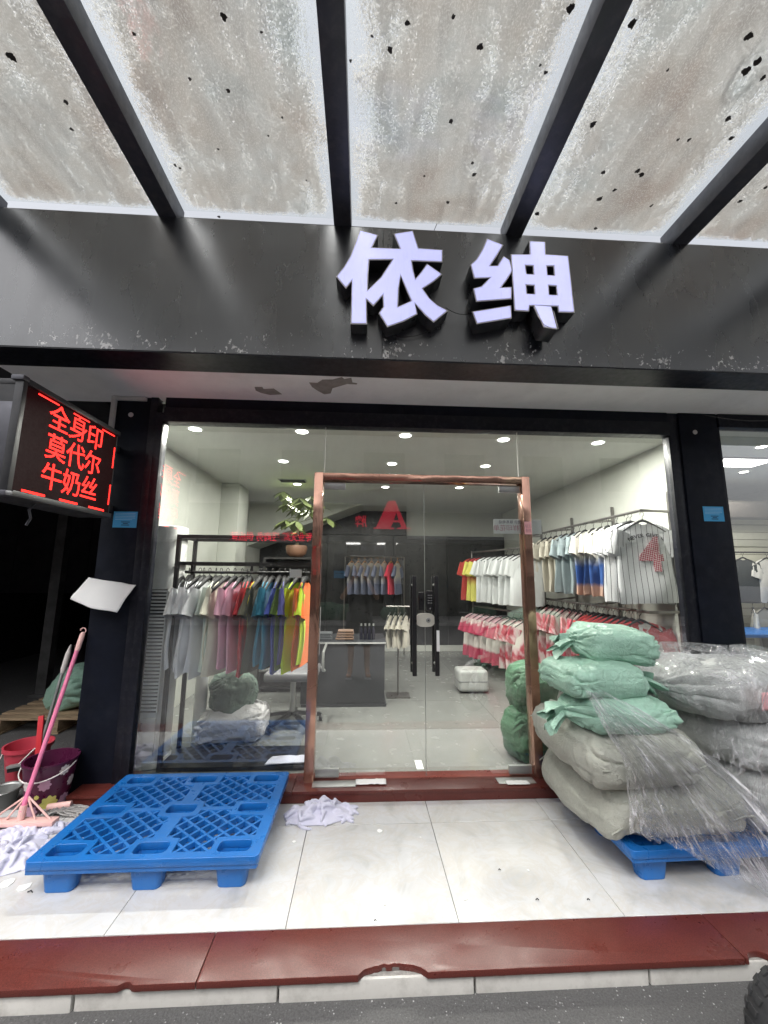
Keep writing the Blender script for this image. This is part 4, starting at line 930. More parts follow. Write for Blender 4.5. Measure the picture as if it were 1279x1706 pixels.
# clutter on the counter, hanging shorts beside it, dark alcove clothes at the back
cloth('cloth_brown', (.16, .10, .07)); mat('bottle_dark', (.02, .02, .03), .2)
for i, (x, m_, n_) in enumerate(((-.42, 'cloth_dark', 3), (-.18, 'cloth_brown', 4))):
    st = thing('folded_pile', (x, 4.62, .713), ('black' if i == 0 else 'brown')+' folded clothes piled on the low counter', 'clothes pile')
    for k in range(n_): B().box(x-.10+.008*k, x+.10-.006*((k*3) % 2), 4.53, 4.70-.008*k, .714+k*.026, .738+k*.026).build('folded_garment', m_, st, bevel=.010, bseg=3)
for i in range(4):
    x = .0+.045*i; bt = thing('spray_bottle', (x, 4.60, .713), 'small dark bottle in the row on the counter', 'bottle', 'dark bottles on the counter')
    B().lathe([(.017, 0), (.018, .01), (.018, .11), (.008, .13), (.008, .145)], 16, (x, 4.60, .7135)).build('flask', 'bottle_dark', bt, smooth=True); B().lathe([(.011, .146), (.011, .17)], 14, (x, 4.60, .7135)).build('cap', 'dull_steel', bt)
sr = thing('short_rail', (.4, 4.75, FZ), 'short steel rail stand with beige trousers beside the counter', 'clothes rail')
zr = on_y(640, 1022, 4.75).z+.08
B().tube([(.29, 4.75, zr), (.56, 4.75, zr)], .010, 8).build('rail', 'rack_steel', sr); B().tube([(.43, 4.80, FZ), (.43, 4.80, zr), (.43, 4.75, zr)], .010, 8).build('upright', 'rack_steel', sr); B().box(.30, .56, 4.70, 4.90, FZ, FZ+.015).build('foot', 'rack_steel', sr)
for i in range(4): garment('cloth_sand', (.33+.06*i, 4.75, zr-.004), R(70), 'beige child sized shirt on the short rail stand by the counter', 'beige shirts on the short rail stand', seed=120+i, w=.24, h=.36, t=.05, sl=.09)
br_ = thing('back_rail', (.2, 7.2, FZ), 'garment rail with ombre shirts before the dark back partition', 'clothes rail')
za = on_y(625, 928, 7.2).z; xa_, xb_ = on_y(586, 930, 7.2).x, on_y(662, 930, 7.2).x
B().tube([(xa_-.12, 7.2, za), (xb_+.12, 7.2, za)], .012, 8).build('rail', 'rack_steel', br_)
for x in (xa_-.12, xb_+.12): B().tube([(x, 7.2, FZ), (x, 7.2, za)], .012, 8).build('upright', 'rack_steel', br_)
cgrad('ombre_grey', (.50, .46, .40), (.16, .18, .26), .26, .08); cloth('cloth_neon', (.85, .07, .12))
for i in range(8):
    nn_ = i == 6; garment('cloth_neon' if nn_ else 'ombre_grey', (lerp(xa_, xb_, i/7), 7.2, za-.004), R(65), 'neon pink shirt on the rail at the back of the shop' if nn_ else 'beige to blue shaded shirt on the rail at the back of the shop', None if nn_ else 'shaded shirts on the back rail', seed=130+i, hm='hanger_wood', w=.36, h=.56)
# ================================================================== plastic pallets
mat('pallet_blue', (.010, .135, .44), .36, var=.10, vscale=5, bmp=.05, bscale=150, dirt=.30, dirtcol=(.10, .20, .36), rvar=.14)
def clip_seg(p, d, poly):
    ts = []
    n = len(poly)
    for i in range(n):
        a = Vector(poly[i]); e = Vector(poly[(i+1) % n])-a; den = d.x*e.y-d.y*e.x
        if abs(den) < 1e-9: continue
        w_ = a-p; t = (w_.x*e.y-w_.y*e.x)/den; s = (w_.x*d.y-w_.y*d.x)/den
        if 0 <= s < 1: ts.append(t)
    ts.sort(); return [(ts[i], ts[i+1]) for i in range(0, len(ts)-1, 2) if ts[i+1]-ts[i] > .015]
def rrect(x0, x1, y0, y1, r=.025, n=4):
    o = []
    for cx, cy_, a0 in ((x1-r, y1-r, 0), (x0+r, y1-r, 90), (x0+r, y0+r, 180), (x1-r, y0+r, 270)):
        for k in range(n+1): a = R(a0+90*k/n); o.append((cx+r*math.cos(a), cy_+r*math.sin(a)))
    return o
def plastic_pallet(label):
    W, D, T = 1.02, .79, .15
    r = thing('plastic_pallet', (0, 0, 0), label, 'pallet', 'blue plastic pallets on the platform')
    px = [(.040, .215), (.4225, .5975), (.805, .98)]; py = [(.026, .128), (.344, .446), (.662, .764)]
    pocket = [rrect(a+.01, c-.01, e+.008, f-.008) for a, c in px for e, f in py]
    def quad(mx, my):
        q = [(.232, .040), (.404, .040), (.410, .140), (.478, .152), (.478, .320), (.410, .332), (.404, .383), (.232, .383), (.228, .332), (.050, .320), (.050, .152), (.228, .140)]
        q = [(W-x if mx else x, D-y if my else y) for x, y in q]
        return q if mx == my else q[::-1]
    quads = [quad(i, j) for i in (0, 1) for j in (0, 1)]
    me = curve_mesh([rrect(0, W, 0, D, .02)]+pocket+quads, .030, .0025)
    place_mesh('deck', me, 'pallet_blue', Matrix.Translation((0, 0, T-.0175)), r)
    rim = B(); rim.box(.006, W-.006, .004, .012, T-.055, T-.02); rim.box(.006, W-.006, D-.012, D-.004, T-.055, T-.02); rim.box(.004, .012, .012, D-.012, T-.055, T-.02); rim.box(W-.012, W-.004, .012, D-.012, T-.055, T-.02); rim.build('skirt', 'pallet_blue', r, bevel=.002)
    for q in quads:
        qb = B()
        for ang, sp, wd, z0, z1 in ((52, .060, .013, T-.026, T-.0035), (-40, .060, .012, T-.026, T-.0045), (0, .05, .006, T-.045, T-.028), (90, .10, .006, T-.047, T-.030)):
            d = Vector((math.cos(R(ang)), math.sin(R(ang)))); nn = Vector((-d.y, d.x)); cx = sum(p[0] for p in q)/12; cy_ = sum(p[1] for p in q)/12
            for k in range(-9, 10):
                p0 = Vector((cx, cy_))+nn*sp*(k+.37)
                for t0, t1 in clip_seg(p0, d, q):
                    a = p0+d*(t0-.004); c = p0+d*(t1+.004); zm = (z0+z1)/2
                    qb.bar((a.x, a.y, zm), (c.x, c.y, zm), wd, z1-z0)
        qb.build('lattice', 'pallet_blue', r)
    for a, c in px:
        for e, f in py:
            fb = B(); n = 5; top = rrect(a+.006, c-.006, e+.004, f-.004, .026, 4); bot = rrect(a+.024, c-.024, e+.014, f-.014, .024, 4)
            itop = rrect(a+.010, c-.010, e+.008, f-.008, .025, 4); ibot = rrect(a+.03, c-.03, e+.02, f-.02, .02, 4); m_ = len(top)
            vs = [(x, y, T-.034) for x, y in top]+[(x, y, .0) for x, y in bot]+[(x, y, T-.034) for x, y in itop]+[(x, y, T-.085) for x, y in ibot]
            fs = [(i, (i+1) % m_, m_+(i+1) % m_, m_+i) for i in range(m_)]+[(2*m_+i, 3*m_+i, 3*m_+(i+1) % m_, 2*m_+(i+1) % m_) for i in range(m_)]+[(i, 2*m_+i, 2*m_+(i+1) % m_, (i+1) % m_) for i in range(m_)]+[tuple(range(m_, 2*m_)), tuple(range(3*m_, 4*m_))]
            fb.add(vs, fs).build('foot', 'pallet_blue', r, smooth=True)
    return r
p1_ = plastic_pallet('empty blue plastic pallet with lattice deck lying before the left window')
p2_ = dup(p1_); tag(p2_, 'blue plastic pallet loaded with green, beige and grey sacks'); p1_.location = (-1.472, 2.07, .0015); p2_.location = (1.285, 2.03, .0015); p2_.rotation_euler = (0, 0, R(1.5))

# ================================================================== woven sacks
def weave(name, col, rough=.42, dark=.75):
    m, t, o = nodes_of(name); p = N(t, 'ShaderNodeBsdfPrincipled'); L(t, p.outputs[0], o.inputs[0])
    v = coords(t); n = tex_noise(t, v, 5, 6, .6); n2 = tex_noise(t, coords(t, (.25, 1, 3)), 26, 5, .65); n3 = tex_noise(t, coords(t, (3, 1, .25)), 22, 5, .65)
    c = ramp(t, n.outputs[0], [(.3, tuple(x*.86 for x in col)), (.7, tuple(min(1, x*1.08) for x in col))]).outputs[0]
    c = mix(t, ramp(t, n2.outputs[0], [(.45, g(0)), (.72, g(.4))]).outputs[0], c, tuple(x*dark for x in col))
    c = mix(t, ramp(t, n3.outputs[0], [(.5, g(0)), (.75, g(.3))]).outputs[0], c, tuple(min(1, x*1.25+.02) for x in col))
    setp(t, p, 'Base Color', c); setp(t, p, 'Roughness', rough); setp(t, p, 'Specular IOR Level', .45); setp(t, p, 'Sheen Weight', .1)
    wv = N(t, 'ShaderNodeTexWave'); wv.inputs['Scale'].default_value = 75; L(t, v, wv.inputs['Vector']); wv.bands_direction = 'Z'
    wv2 = N(t, 'ShaderNodeTexWave'); wv2.inputs['Scale'].default_value = 75; L(t, v, wv2.inputs['Vector']); wv2.bands_direction = 'X'
    b1 = bump(t, math_n(t, 'ADD', wv.outputs['Fac'], wv2.outputs['Fac']), .10, .001)
    cr = tex_noise(t, coords(t, (1, 1, 1)), 16, 6, .6, .9)
    b2 = bump(t, ramp(t, cr.outputs[0], [(.43, g(0)), (.5, g(1)), (.57, g(0))]).outputs[0], .45, .006, b1)
    setp(t, p, 'Normal', b2)
weave('sack_green', (.32, .53, .42), .33); weave('sack_beige', (.385, .395, .345), .42); weave('sack_grey', (.43, .445, .435), .45); weave('sack_white', (.66, .65, .66), .5); weave('sack_deep_green', (.045, .135, .07), .45); weave('sack_dusky', (.10, .15, .12), .5)
mat('tie_string', (.62, .62, .55), .8)
def sack(c, dims, rz, m, label, seed, ends=('sew', 'sew'), e1=.52, e2=.32, tilt=(0, 0), wr=1.15, lump=.10, parent_group=None, nu=128, nv=64, seam=True, pil=.22, name='woven_sack'):
    """c: centre of base; long axis = local X. ends: 'sew' (ears), 'tie' (gathered neck with ruffle)"""
    Lx, Wy, Hz = dims; rd = random.Random(seed); sv = Vector((seed*3.7, seed*1.3, seed*.9))
    def pw(x, e): return math.copysign(abs(x)**e, x)
    def surf(u, v):
        a = 2*math.pi*u; bt = (v-.5)*math.pi
        cb = max(1e-4, math.cos(bt)); x = pw(cb, e1)*pw(math.cos(a), e2); y = pw(cb, e1)*pw(math.sin(a), e2); z = pw(math.sin(bt), .75)
        end = abs(x); zz = z*(1-pil*end**3.2-pil*.4*abs(y)**4); yy = y*(1-.10*(1-end**2)*0+.04*math.sin(3*x+seed))
        k = 'tie' in ends and ((x < 0 and ends[0] == 'tie') or (x > 0 and ends[1] == 'tie'))
        if k:
            q = sstep(.55, 1.0, end); yy *= 1-.62*q; zz *= 1-.45*q
        xx = x*(1+.035*abs(y)**3*(0 if k else 1))
        P = Vector((xx*Lx/2, yy*Wy/2, zz*Hz/2))
        nrm = Vector((x/Lx, y/Wy, z/Hz)).normalized()
        q = P/ max(.25, min(Lx, Wy))
        d = lump*Hz*.5*noise.noise(q*2.2+sv)
        # wrinkles: run across the sides and fan out of the ends
        fan = math.atan2(P.z, P.y+1e-4)
        d += wr*.017*sstep(.40, 1.0, end)*ridged(Vector((fan*2.4, x*.6, seed)), 1.7, 3)
        d += wr*.0085*ridged(Vector((P.x*2.2, P.y*8, P.z*15))+sv, 1.0, 3) + wr*.0065*ridged(Vector((P.x*9, P.y*4, P.z*6))+sv*2, 1.3, 3)
        cz = noise.noise(Vector((fan*1.6, x*1.1, seed*2.0))*1.9); d -= wr*.016*max(0, 1-abs(cz)*7)**2*sstep(.25, .9, end)
        c2 = noise.noise(Vector((P.x*5.5, P.y*2.4, P.z*3.2))+sv*3); d -= wr*.011*max(0, 1-abs(c2)*8)**2
        vc = noise.voronoi(Vector((P.x*5.0, P.y*7.0, P.z*8.5))+sv, distance_metric='DISTANCE', exponent=2.5)[0]; d += wr*.016*(vc[0]-.42); vc2 = noise.voronoi(Vector((P.x*11, P.y*15, P.z*19))+sv, distance_metric='DISTANCE', exponent=2.5)[0]; d += wr*.006*(vc2[0]-.42)
        P += nrm*d
        if P.z < -Hz*.44: P.z = -Hz*.44-.15*(abs(P.z)-Hz*.44)
        return P
    b_ = B(); b_.grid(surf, nu, nv, wrap=True)
    lo = min(v.z for v in b_.v)
    M = Matrix.Translation(Vector(c)) @ Matrix.Rotation(rz, 4, 'Z') @ Matrix.Rotation(tilt[0], 4, 'X') @ Matrix.Rotation(tilt[1], 4, 'Y') @ Matrix.Translation((0, 0, -lo))
    r = thing(name, c, label, 'sack', parent_group)
    b_.tf(M); b_.build('sack_body', m, r, smooth=True)
    for sgn, kind in zip((-1, 1), ends):
        if kind == 'sew':
            e = Lx/2
            if seam:
                pts = []
                for k in range(24):
                    y = lerp(-.94, .94, k/23); xx = sgn*e*(1.0-.05*abs(y)**6+.012*noise.noise((k*.5, seed, sgn))); pts.append(Vector((xx+sgn*.008, y*Wy/2*.97, Hz*.02*math.sin(k*.7+seed)+Hz*.03*noise.noise((k*.3, seed, 4)))))
                sb = B().tube(pts, [.006*(.7+.5*abs(noise.noise((k, seed, 1)))) for k in range(24)], 6); sb.tf(M); sb.build('sewn_seam', m, r, smooth=True)
            for ys in ((-1, 1) if m == 'sack_green' else ()):
                eb = B().tube([Vector((sgn*e*.86, ys*Wy*.40, 0)), Vector((sgn*(e*.965), ys*Wy*.465, -.003)), Vector((sgn*(e+.006), ys*(Wy*.49), -.012+.012*rd.random()))], [.030, .020, .004], 10); eb.tf(M); eb.build('corner_ear', m, r, smooth=True)
        elif kind == 'tie':
            e = sgn*Lx/2; ph = rd.uniform(0, 6)
            def ruff(u, v, e=e, sgn=sgn, ph=ph):
                a = 2*math.pi*u; rr = lerp(.020, .062, v**.8)*(1+.38*v*math.sin(6*a+ph)+.22*v*math.sin(11*a+2*ph)); return Vector((e+sgn*(-.03+.125*v+.02*v*math.sin(4*a+ph)), rr*math.cos(a)*1.25, rr*math.sin(a)*.9-.055*v*v))
            kb = B().grid(ruff, 44, 14, wrap=True); kb.tf(M); kb.build('tied_neck', m, r, smooth=True)
            tb = B().tube([Vector((e-sgn*.022, .026*math.cos(t_*.9), .024*math.sin(t_*.9))) for t_ in range(8)], .004, 6); tb.tf(M); tb.build('tie_string', 'tie_string', r, smooth=True)
    return r
PT = .153
bsk = sack((1.57, 2.445, PT), (.79, .80, .25), R(90), 'sack_beige', 'long beige woven sack, lowest on the blue pallet with its corner overhanging', 1, e2=.36, pil=.22, lump=.16)
for ch_ in bsk.children:       # the overhanging flank of the lowest sack slumps over the pallet edge
    ow = WL[ch_.name]
    for vtx in ch_.data.vertices:
        wx = vtx.co.x+ow.x
        if wx < 1.34: vtx.co.z -= .065*sstep(1.34, 1.16, wx)
sack((1.43, 2.43, PT+.215), (.78, .60, .285), R(92), 'sack_beige', 'plump beige woven sack under the three green sacks', 2, e2=.36, pil=.22, lump=.14)
sack((1.38, 2.27, .625), (.52, .36, .165), R(-2), 'sack_green', 'mint green woven sack with tied left neck, lowest of the three', 3, ('tie', 'sew'), lump=.12)
sack((1.34, 2.33, .775), (.48, .40, .175), R(3), 'sack_green', 'mint green woven sack, middle one of the three on the beige sacks', 4, ('sew', 'tie'), lump=.14)
sack((1.46, 2.42, .935), (.40, .38, .20), R(-8), 'sack_green', 'mint green woven sack topping the pile against the glass', 5, ('tie', 'sew'), lump=.14, tilt=(0, R(4)))
sack((2.33, 2.42, PT), (.86, .78, .30), R(86), 'sack_grey', 'grey woven sack under clear film, lowest of the wrapped pile', 6, lump=.16)
sack((2.30, 2.38, .42), (.84, .76, .25), R(93), 'sack_grey', 'grey woven sack under clear film, middle of the wrapped pile', 7, ('tie', 'sew'), lump=.16)
sack((2.22, 2.44, .63), (.98, .74, .31), R(4), 'sack_grey', 'large grey woven sack under clear film, topmost of the wrapped pile', 8, ('tie', 'sew'), lump=.16, tilt=(R(-6), R(2)))
sack((3.02, 2.62, .0), (.74, .50, .36), R(15), 'sack_green', 'mint green sack on the floor by the neighbouring window, beneath another', 9, lump=.14)
sack((2.98, 2.66, .34), (.70, .48, .30), R(5), 'sack_green', 'mint green sack behind the wrapped pile, under the tied one', 10, lump=.14)
sack((2.93, 2.66, .61), (.62, .46, .25), R(-10), 'sack_green', 'tied mint green sack behind the wrapped pile by the black pillar', 11, ('sew', 'tie'), lump=.16)
# inside the shop
sack((-1.06, 3.66, FZ), (.50, .38, .25), R(8), 'sack_white', 'white plastic sack of clothes on the floor behind the window rack', 12, lump=.35, wr=1.8)
sack((-1.08, 3.68, FZ+.21), (.34, .30, .33), R(20), 'sack_dusky', 'dark green round sack resting on the white sack behind the rack', 13, lump=.22, e1=.8, e2=.7, pil=.15)
sack((1.31, 3.26, FZ), (.36, .28, .36), R(20), 'sack_deep_green', 'deep green sack standing inside by the right door jamb, lower one', 14, e1=.32, e2=.5, lump=.16, pil=.1, seam=False, wr=.7)
sack((1.35, 3.27, FZ+.325), (.34, .26, .36), R(5), 'sack_deep_green', 'deep green sack standing inside by the right door jamb, upper one', 15, e1=.32, e2=.5, lump=.2, pil=.1, seam=False, wr=.7)

# ================================================================== clear plastic film
def film(name, base=.05, rot=0.0, stretch=(1.0, 1.0, .3), white=.5):
    m, t, o = nodes_of(name)
    n = tex_noise(t, coords(t, stretch, rot=(0, rot, 0)), 10, 5, .55, .8); n2 = tex_noise(t, coords(t, stretch, rot=(0, rot, 0)), 31, 4, .6, .5); n3 = tex_noise(t, coords(t), 5, 3)
    r1 = ramp(t, n.outputs[0], [(.44, g(0)), (.5, g(1)), (.56, g(0))]).outputs[0]; r2 = ramp(t, n2.outputs[0], [(.45, g(0)), (.5, g(1)), (.55, g(0))]).outputs[0]
    nb = bump(t, math_n(t, 'ADD', r1, math_n(t, 'MULTIPLY', r2, .4)), .7, .012)
    tr = N(t, 'ShaderNodeBsdfTransparent'); tr.inputs[0].default_value = (.97, .975, .985, 1)
    gs = N(t, 'ShaderNodeBsdfGlossy'); gs.inputs['Roughness'].default_value = .09; gs.inputs[0].default_value = (1, 1, 1, 1); L(t, nb, gs.inputs['Normal'])
    df = N(t, 'ShaderNodeBsdfDiffuse'); df.inputs[0].default_value = (.90, .90, .95, 1)
    tl = N(t, 'ShaderNodeBsdfTranslucent'); tl.inputs[0].default_value = (.9, .9, .95, 1); ad = N(t, 'ShaderNodeMixShader'); ad.inputs[0].default_value = .35; L(t, df.outputs[0], ad.inputs[1]); L(t, tl.outputs[0], ad.inputs[2])
    lw = N(t, 'ShaderNodeLayerWeight'); lw.inputs[0].default_value = .45; L(t, nb, lw.inputs['Normal'])
    f = math_n(t, 'ADD', math_n(t, 'MULTIPLY', math_n(t, 'POWER', lw.outputs['Facing'], 1.7), .7), base, True)
    m1 = N(t, 'ShaderNodeMixShader'); L(t, f, m1.inputs[0]); L(t, tr.outputs[0], m1.inputs[1]); L(t, gs.outputs[0], m1.inputs[2])
    cr = math_n(t, 'MULTIPLY', math_n(t, 'MAXIMUM', ramp(t, n.outputs[0], [(.47, g(0)), (.5, g(1)), (.53, g(0))]).outputs[0], ramp(t, n2.outputs[0], [(.475, g(0)), (.5, g(.6)), (.525, g(0))]).outputs[0]), ramp(t, n3.outputs[0], [(.42, g(0)), (.62, g(white))]).outputs[0])  # white lines: whitened creases plus sky glints painted in as diffuse colour
    m2 = N(t, 'ShaderNodeMixShader'); L(t, cr, m2.inputs[0]); L(t, m1.outputs[0], m2.inputs[1]); L(t, ad.outputs[0], m2.inputs[2]); L(t, m2.outputs[0], o.inputs[0])
film('clear_film', .035, 0.0, (1.0, 1.0, .45), .45)
def cover(u, v):
    # drapes over the wrapped pile: dome in plan (u around, v from crown to hem)
    a = 2*math.pi*u; c = math.cos(a); s = math.sin(a); rad = min(1, v/.42)
    x = 2.25+math.copysign(abs(c)**.55, c)*(.545+.04*v)*rad**.9; y = 2.43+math.copysign(abs(s)**.55, s)*(.42+.03*v)*rad**.9
    drop = max(0, (v-.36)/.64); z = .972-.05*rad**3-.62*drop**1.1+.03*math.sin(3*a)
    if v < .42: z += -.06*abs((x-2.1))**1.5
    P = Vector((x, y, z)); q = Vector((x*5, y*5, z*2.6))
    d = .012*ridged(q, 1.0, 4)*(.3+.7*v)+.018*ridged(Vector((a*2.5, z*1.5, 3)), 1.8, 3)*drop
    n_ = Vector((c, s, .25 if v > .42 else 3)).normalized(); return P+n_*(d+.012)
tag(B().grid(cover, 180, 90, wrap=True).build('plastic_cover', 'clear_film', smooth=True), 'crinkled clear plastic film draped over the grey sacks', 'plastic sheet')
# trailing sheet: gathered on the lowest green sack, fanning over the beige sacks and the pallet down to the tiles
RAYS = [[(972, 1148, 2.085), (1000, 1205, 2.00), (1035, 1262, 1.975), (1042, 1325, 1.985), (1045, 1385, 2.00)],
        [(978, 1150, 2.085), (1018, 1218, 1.985), (1062, 1290, 1.965), (1090, 1350, 1.975), (1118, 1404, 1.985)],
        [(983, 1152, 2.085), (1040, 1222, 1.980), (1092, 1290, 1.960), (1140, 1365, 1.965), (1182, 1440, 1.975)],
        [(988, 1152, 2.085), (1060, 1220, 1.980), (1125, 1285, 1.955), (1195, 1375, 1.955), (1262, 1474, 1.94)],
        [(992, 1150, 2.085), (1078, 1210, 1.985), (1155, 1275, 1.965), (1235, 1360, 1.950), (1300, 1468, 1.93)],
        [(996, 1146, 2.09), (1090, 1196, 2.00), (1180, 1258, 1.985), (1275, 1345, 1.965), (1345, 1425, 1.95)]]
PB = [[on_y(*q) for q in rw] for rw in RAYS]
def bez(ps, t):
    n = len(ps)-1; i = min(n-1, int(t*n)); f = t*n-i; p0 = ps[max(0, i-1)]; p1, p2 = ps[i], ps[i+1]; p3 = ps[min(n, i+2)]
    return .5*((2*p1)+(p2-p0)*f+(2*p0-5*p1+4*p2-p3)*f*f+(3*p1-p0-3*p2+p3)*f**3)
def trail(u, v):
    vv = v*(1+.05*noise.noise((u*9, 1, 3))+.03*noise.noise((u*25, 2, 3))) if v > .9 else v
    P = bez([bez(rw, min(1, vv)) for rw in PB], u)
    q = u*11+.8*noise.noise((u*4, v*1.6, 1)); amp = .25+.75*sstep(0, .6, v)
    fold = max(0, 1-abs(noise.noise((q*.9, v*.5, 4)))*4.5)**1.5*.040 + max(0, 1-abs(noise.noise((q*2.1, v*.9, 9)))*4)**2*.020
    d = fold*amp + .010*ridged(Vector((u*30, v*9, 9)), 1.0, 2)
    P = P + Vector((.008*noise.noise((u*20, v*9, 2)), -abs(d)-.003, .014*noise.noise((u*12, v*8, 7))*v))
    P.z = max(P.z, .006); return P
def set_uv(o, nu, nv):
    me = o.data; uv = me.uv_layers.new(name='sheet')
    for lp2 in me.loops: k = lp2.vertex_index; uv.data[lp2.index].uv = ((k % nu)/(nu-1), (k//nu)/(nv-1))
def trail_film():
    m, t, o = nodes_of('trail_film')
    tc = N(t, 'ShaderNodeTexCoord'); mp = N(t, 'ShaderNodeMapping'); mp.inputs['Scale'].default_value = (16, 1.5, 1); L(t, tc.outputs['UV'], mp.inputs[0])
    mp2 = N(t, 'ShaderNodeMapping'); mp2.inputs['Scale'].default_value = (11, 7, 1); L(t, tc.outputs['UV'], mp2.inputs[0])
    n = tex_noise(t, mp.outputs[0], 1.6, 5, .6, .25); n2 = tex_noise(t, mp2.outputs[0], 1.8, 5, .62, .8); n3 = tex_noise(t, mp2.outputs[0], .5, 3)
    r1 = ramp(t, n.outputs[0], [(.44, g(0)), (.5, g(1)), (.56, g(0))]).outputs[0]; r2 = ramp(t, n2.outputs[0], [(.45, g(0)), (.5, g(1)), (.55, g(0))]).outputs[0]
    nb = bump(t, math_n(t, 'ADD', r1, math_n(t, 'MULTIPLY', r2, .6)), .8, .012)
    tr = N(t, 'ShaderNodeBsdfTransparent'); tr.inputs[0].default_value = (.975, .98, .99, 1)
    gs = N(t, 'ShaderNodeBsdfGlossy'); gs.inputs['Roughness'].default_value = .08; L(t, nb, gs.inputs['Normal']); gs.inputs[0].default_value = (1, 1, 1, 1)
    df = N(t, 'ShaderNodeBsdfDiffuse'); df.inputs[0].default_value = (.92, .92, .97, 1)
    lw = N(t, 'ShaderNodeLayerWeight'); lw.inputs[0].default_value = .45; L(t, nb, lw.inputs['Normal'])
    f = math_n(t, 'ADD', math_n(t, 'MULTIPLY', math_n(t, 'POWER', lw.outputs['Facing'], 1.6), .75), .045, True)
    m1 = N(t, 'ShaderNodeMixShader'); L(t, f, m1.inputs[0]); L(t, tr.outputs[0], m1.inputs[1]); L(t, gs.outputs[0], m1.inputs[2])
    c1 = math_n(t, 'MULTIPLY', ramp(t, n.outputs[0], [(.47, g(0)), (.5, g(1)), (.53, g(0))]).outputs[0], ramp(t, n3.outputs[0], [(.42, g(.06)), (.62, g(.9))]).outputs[0])  # both streak masks paint sky glints along the creases as diffuse white
    c2 = math_n(t, 'MULTIPLY', ramp(t, n2.outputs[0], [(.48, g(0)), (.5, g(1)), (.52, g(0))]).outputs[0], ramp(t, n3.outputs[0], [(.46, g(0)), (.62, g(.75))]).outputs[0])
    m2 = N(t, 'ShaderNodeMixShader'); L(t, math_n(t, 'MAXIMUM', c1, c2), m2.inputs[0]); L(t, m1.outputs[0], m2.inputs[1]); L(t, df.outputs[0], m2.inputs[2]); L(t, m2.outputs[0], o.inputs[0])
trail_film()
so = tag(B().grid(trail, 170, 120).build('plastic_sheet', 'trail_film', smooth=True), 'loose clear plastic sheet trailing from the beige sacks across the blue pallet to the tiles', 'plastic sheet'); set_uv(so, 170, 120)
pk = on_y(1276, 1172, 1.99)
tag(B().grid(lambda u, v: Vector((pk.x-.025+.10*u+.008*v, pk.y+.01*math.sin(u*3), pk.z-.035+.085*v)), 8, 8).build('pink_slip', 'paper_pink', smooth=True, solid=.001), 'pale pink paper slip tucked into the film round the grey sacks', 'paper')

# ================================================================== rags
cloth('rag_lilac', (.60, .60, .72)); cloth('rag_grey', (.50, .50, .56))
def rag(cx, cy_, rx, ry, h, rz, seed, m, label, grp=None, folds=46):
    rd = random.Random(seed); b_ = B()
    ca, sa = math.cos(rz), math.sin(rz)
    def W(x, y, z): return Vector((cx+x*ca-y*sa, cy_+x*sa+y*ca, z))
    b_.grid(lambda u, v: W(rx*.86*v*math.cos(2*math.pi*u)*(1+.2*noise.noise((math.cos(2*math.pi*u)*2, math.sin(2*math.pi*u)*2, seed))), ry*.86*v*math.sin(2*math.pi*u)*(1+.2*noise.noise((math.cos(2*math.pi*u)*2, math.sin(2*math.pi*u)*2, seed+4))), .004+h*.40*(1-v**3)), 40, 10, wrap=True)
    b_.grid(lambda u, v: W(rx*.86*v*math.cos(2*math.pi*u), ry*.86*v*math.sin(2*math.pi*u), .003), 40, 4, wrap=True)
    for k in range(folds):
        q = math.sqrt(rd.random()); a = rd.uniform(0, 6.283); x = rx*.85*q*math.cos(a); y = ry*.85*q*math.sin(a); an = a+rd.uniform(-1.3, 1.3); ln = rd.uniform(.05, .13)*min(1, rx/.2+.2); bend = rd.uniform(-1.6, 1.6)
        top = h*(1-q**2.2)*rd.uniform(.55, 1.0); pts = []; rr = []; r0_ = rd.uniform(.006, .0125)
        px, py = x-math.cos(an)*ln/2, y-math.sin(an)*ln/2
        for i in range(7):
            t_ = i/6; an2 = an+bend*(t_-.5); px += math.cos(an2)*ln/6; py += math.sin(an2)*ln/6
            out = min(1, math.hypot(px/rx, py/ry)); z = max(.006, min(top, h*(1-out**3)+.012)*(.55+.45*math.sin(math.pi*t_))); pts.append(W(px, py, z)); rr.append(r0_*(.35+.65*math.sin(math.pi*min(.95, max(.05, t_)))))
        b_.tube(pts, rr, 8)
        # thin skirt of cloth running down from the fold
        b_.grid(lambda u, v: (lambda i, f: lerp(pts[i], pts[i+1], f))(min(5, int(u*6)), u*6-min(5, int(u*6))) * 1.0 + Vector((0, 0, 0)) - Vector((0, 0, 1))*v*(max(0, (lambda i: pts[i].z)(min(5, int(u*6))))-.004), 7, 3)
    o = b_.build('tmp_rag', m)
    md = o.modifiers.new('solid', 'SOLIDIFY'); md.thickness = .006; md.offset = 0
    md = o.modifiers.new('remesh', 'REMESH'); md.mode = 'VOXEL'; md.voxel_size = .0042; md = o.modifiers.new('smooth', 'SMOOTH'); md.factor = .5; md.iterations = 3
    bpy.context.view_layer.update(); dg = bpy.context.evaluated_depsgraph_get(); nm = bpy.data.meshes.new_from_object(o.evaluated_get(dg)); loc = o.location.copy(); bpy.data.objects.remove(o)
    c_ = B(); c_.add([v.co+loc for v in nm.vertices], [tuple(p.vertices) for p in nm.polygons]); bpy.data.meshes.remove(nm)
    return tag(c_.build('crumpled_rag', m, smooth=True), label, 'rag', grp)
rag(-.235, 2.655, .235, .120, .085, R(6), 3, 'rag_lilac', 'crumpled lilac white cloth heap on the tiles by the door sill')
rag(-1.72, 2.36, .16, .17, .07, R(30), 14, 'rag_lilac', 'crumpled lilac rag on the tiles under the empty pallet corner')
rag(-1.80, 2.545, .21, .065, .06, R(12), 25, 'rag_lilac', 'long twisted lilac rag lying between broom head and empty pallet')
rag(-2.02, 2.50, .12, .10, .06, R(0), 31, 'rag_grey', 'greyish rag bundled on the tiles under the broom head')

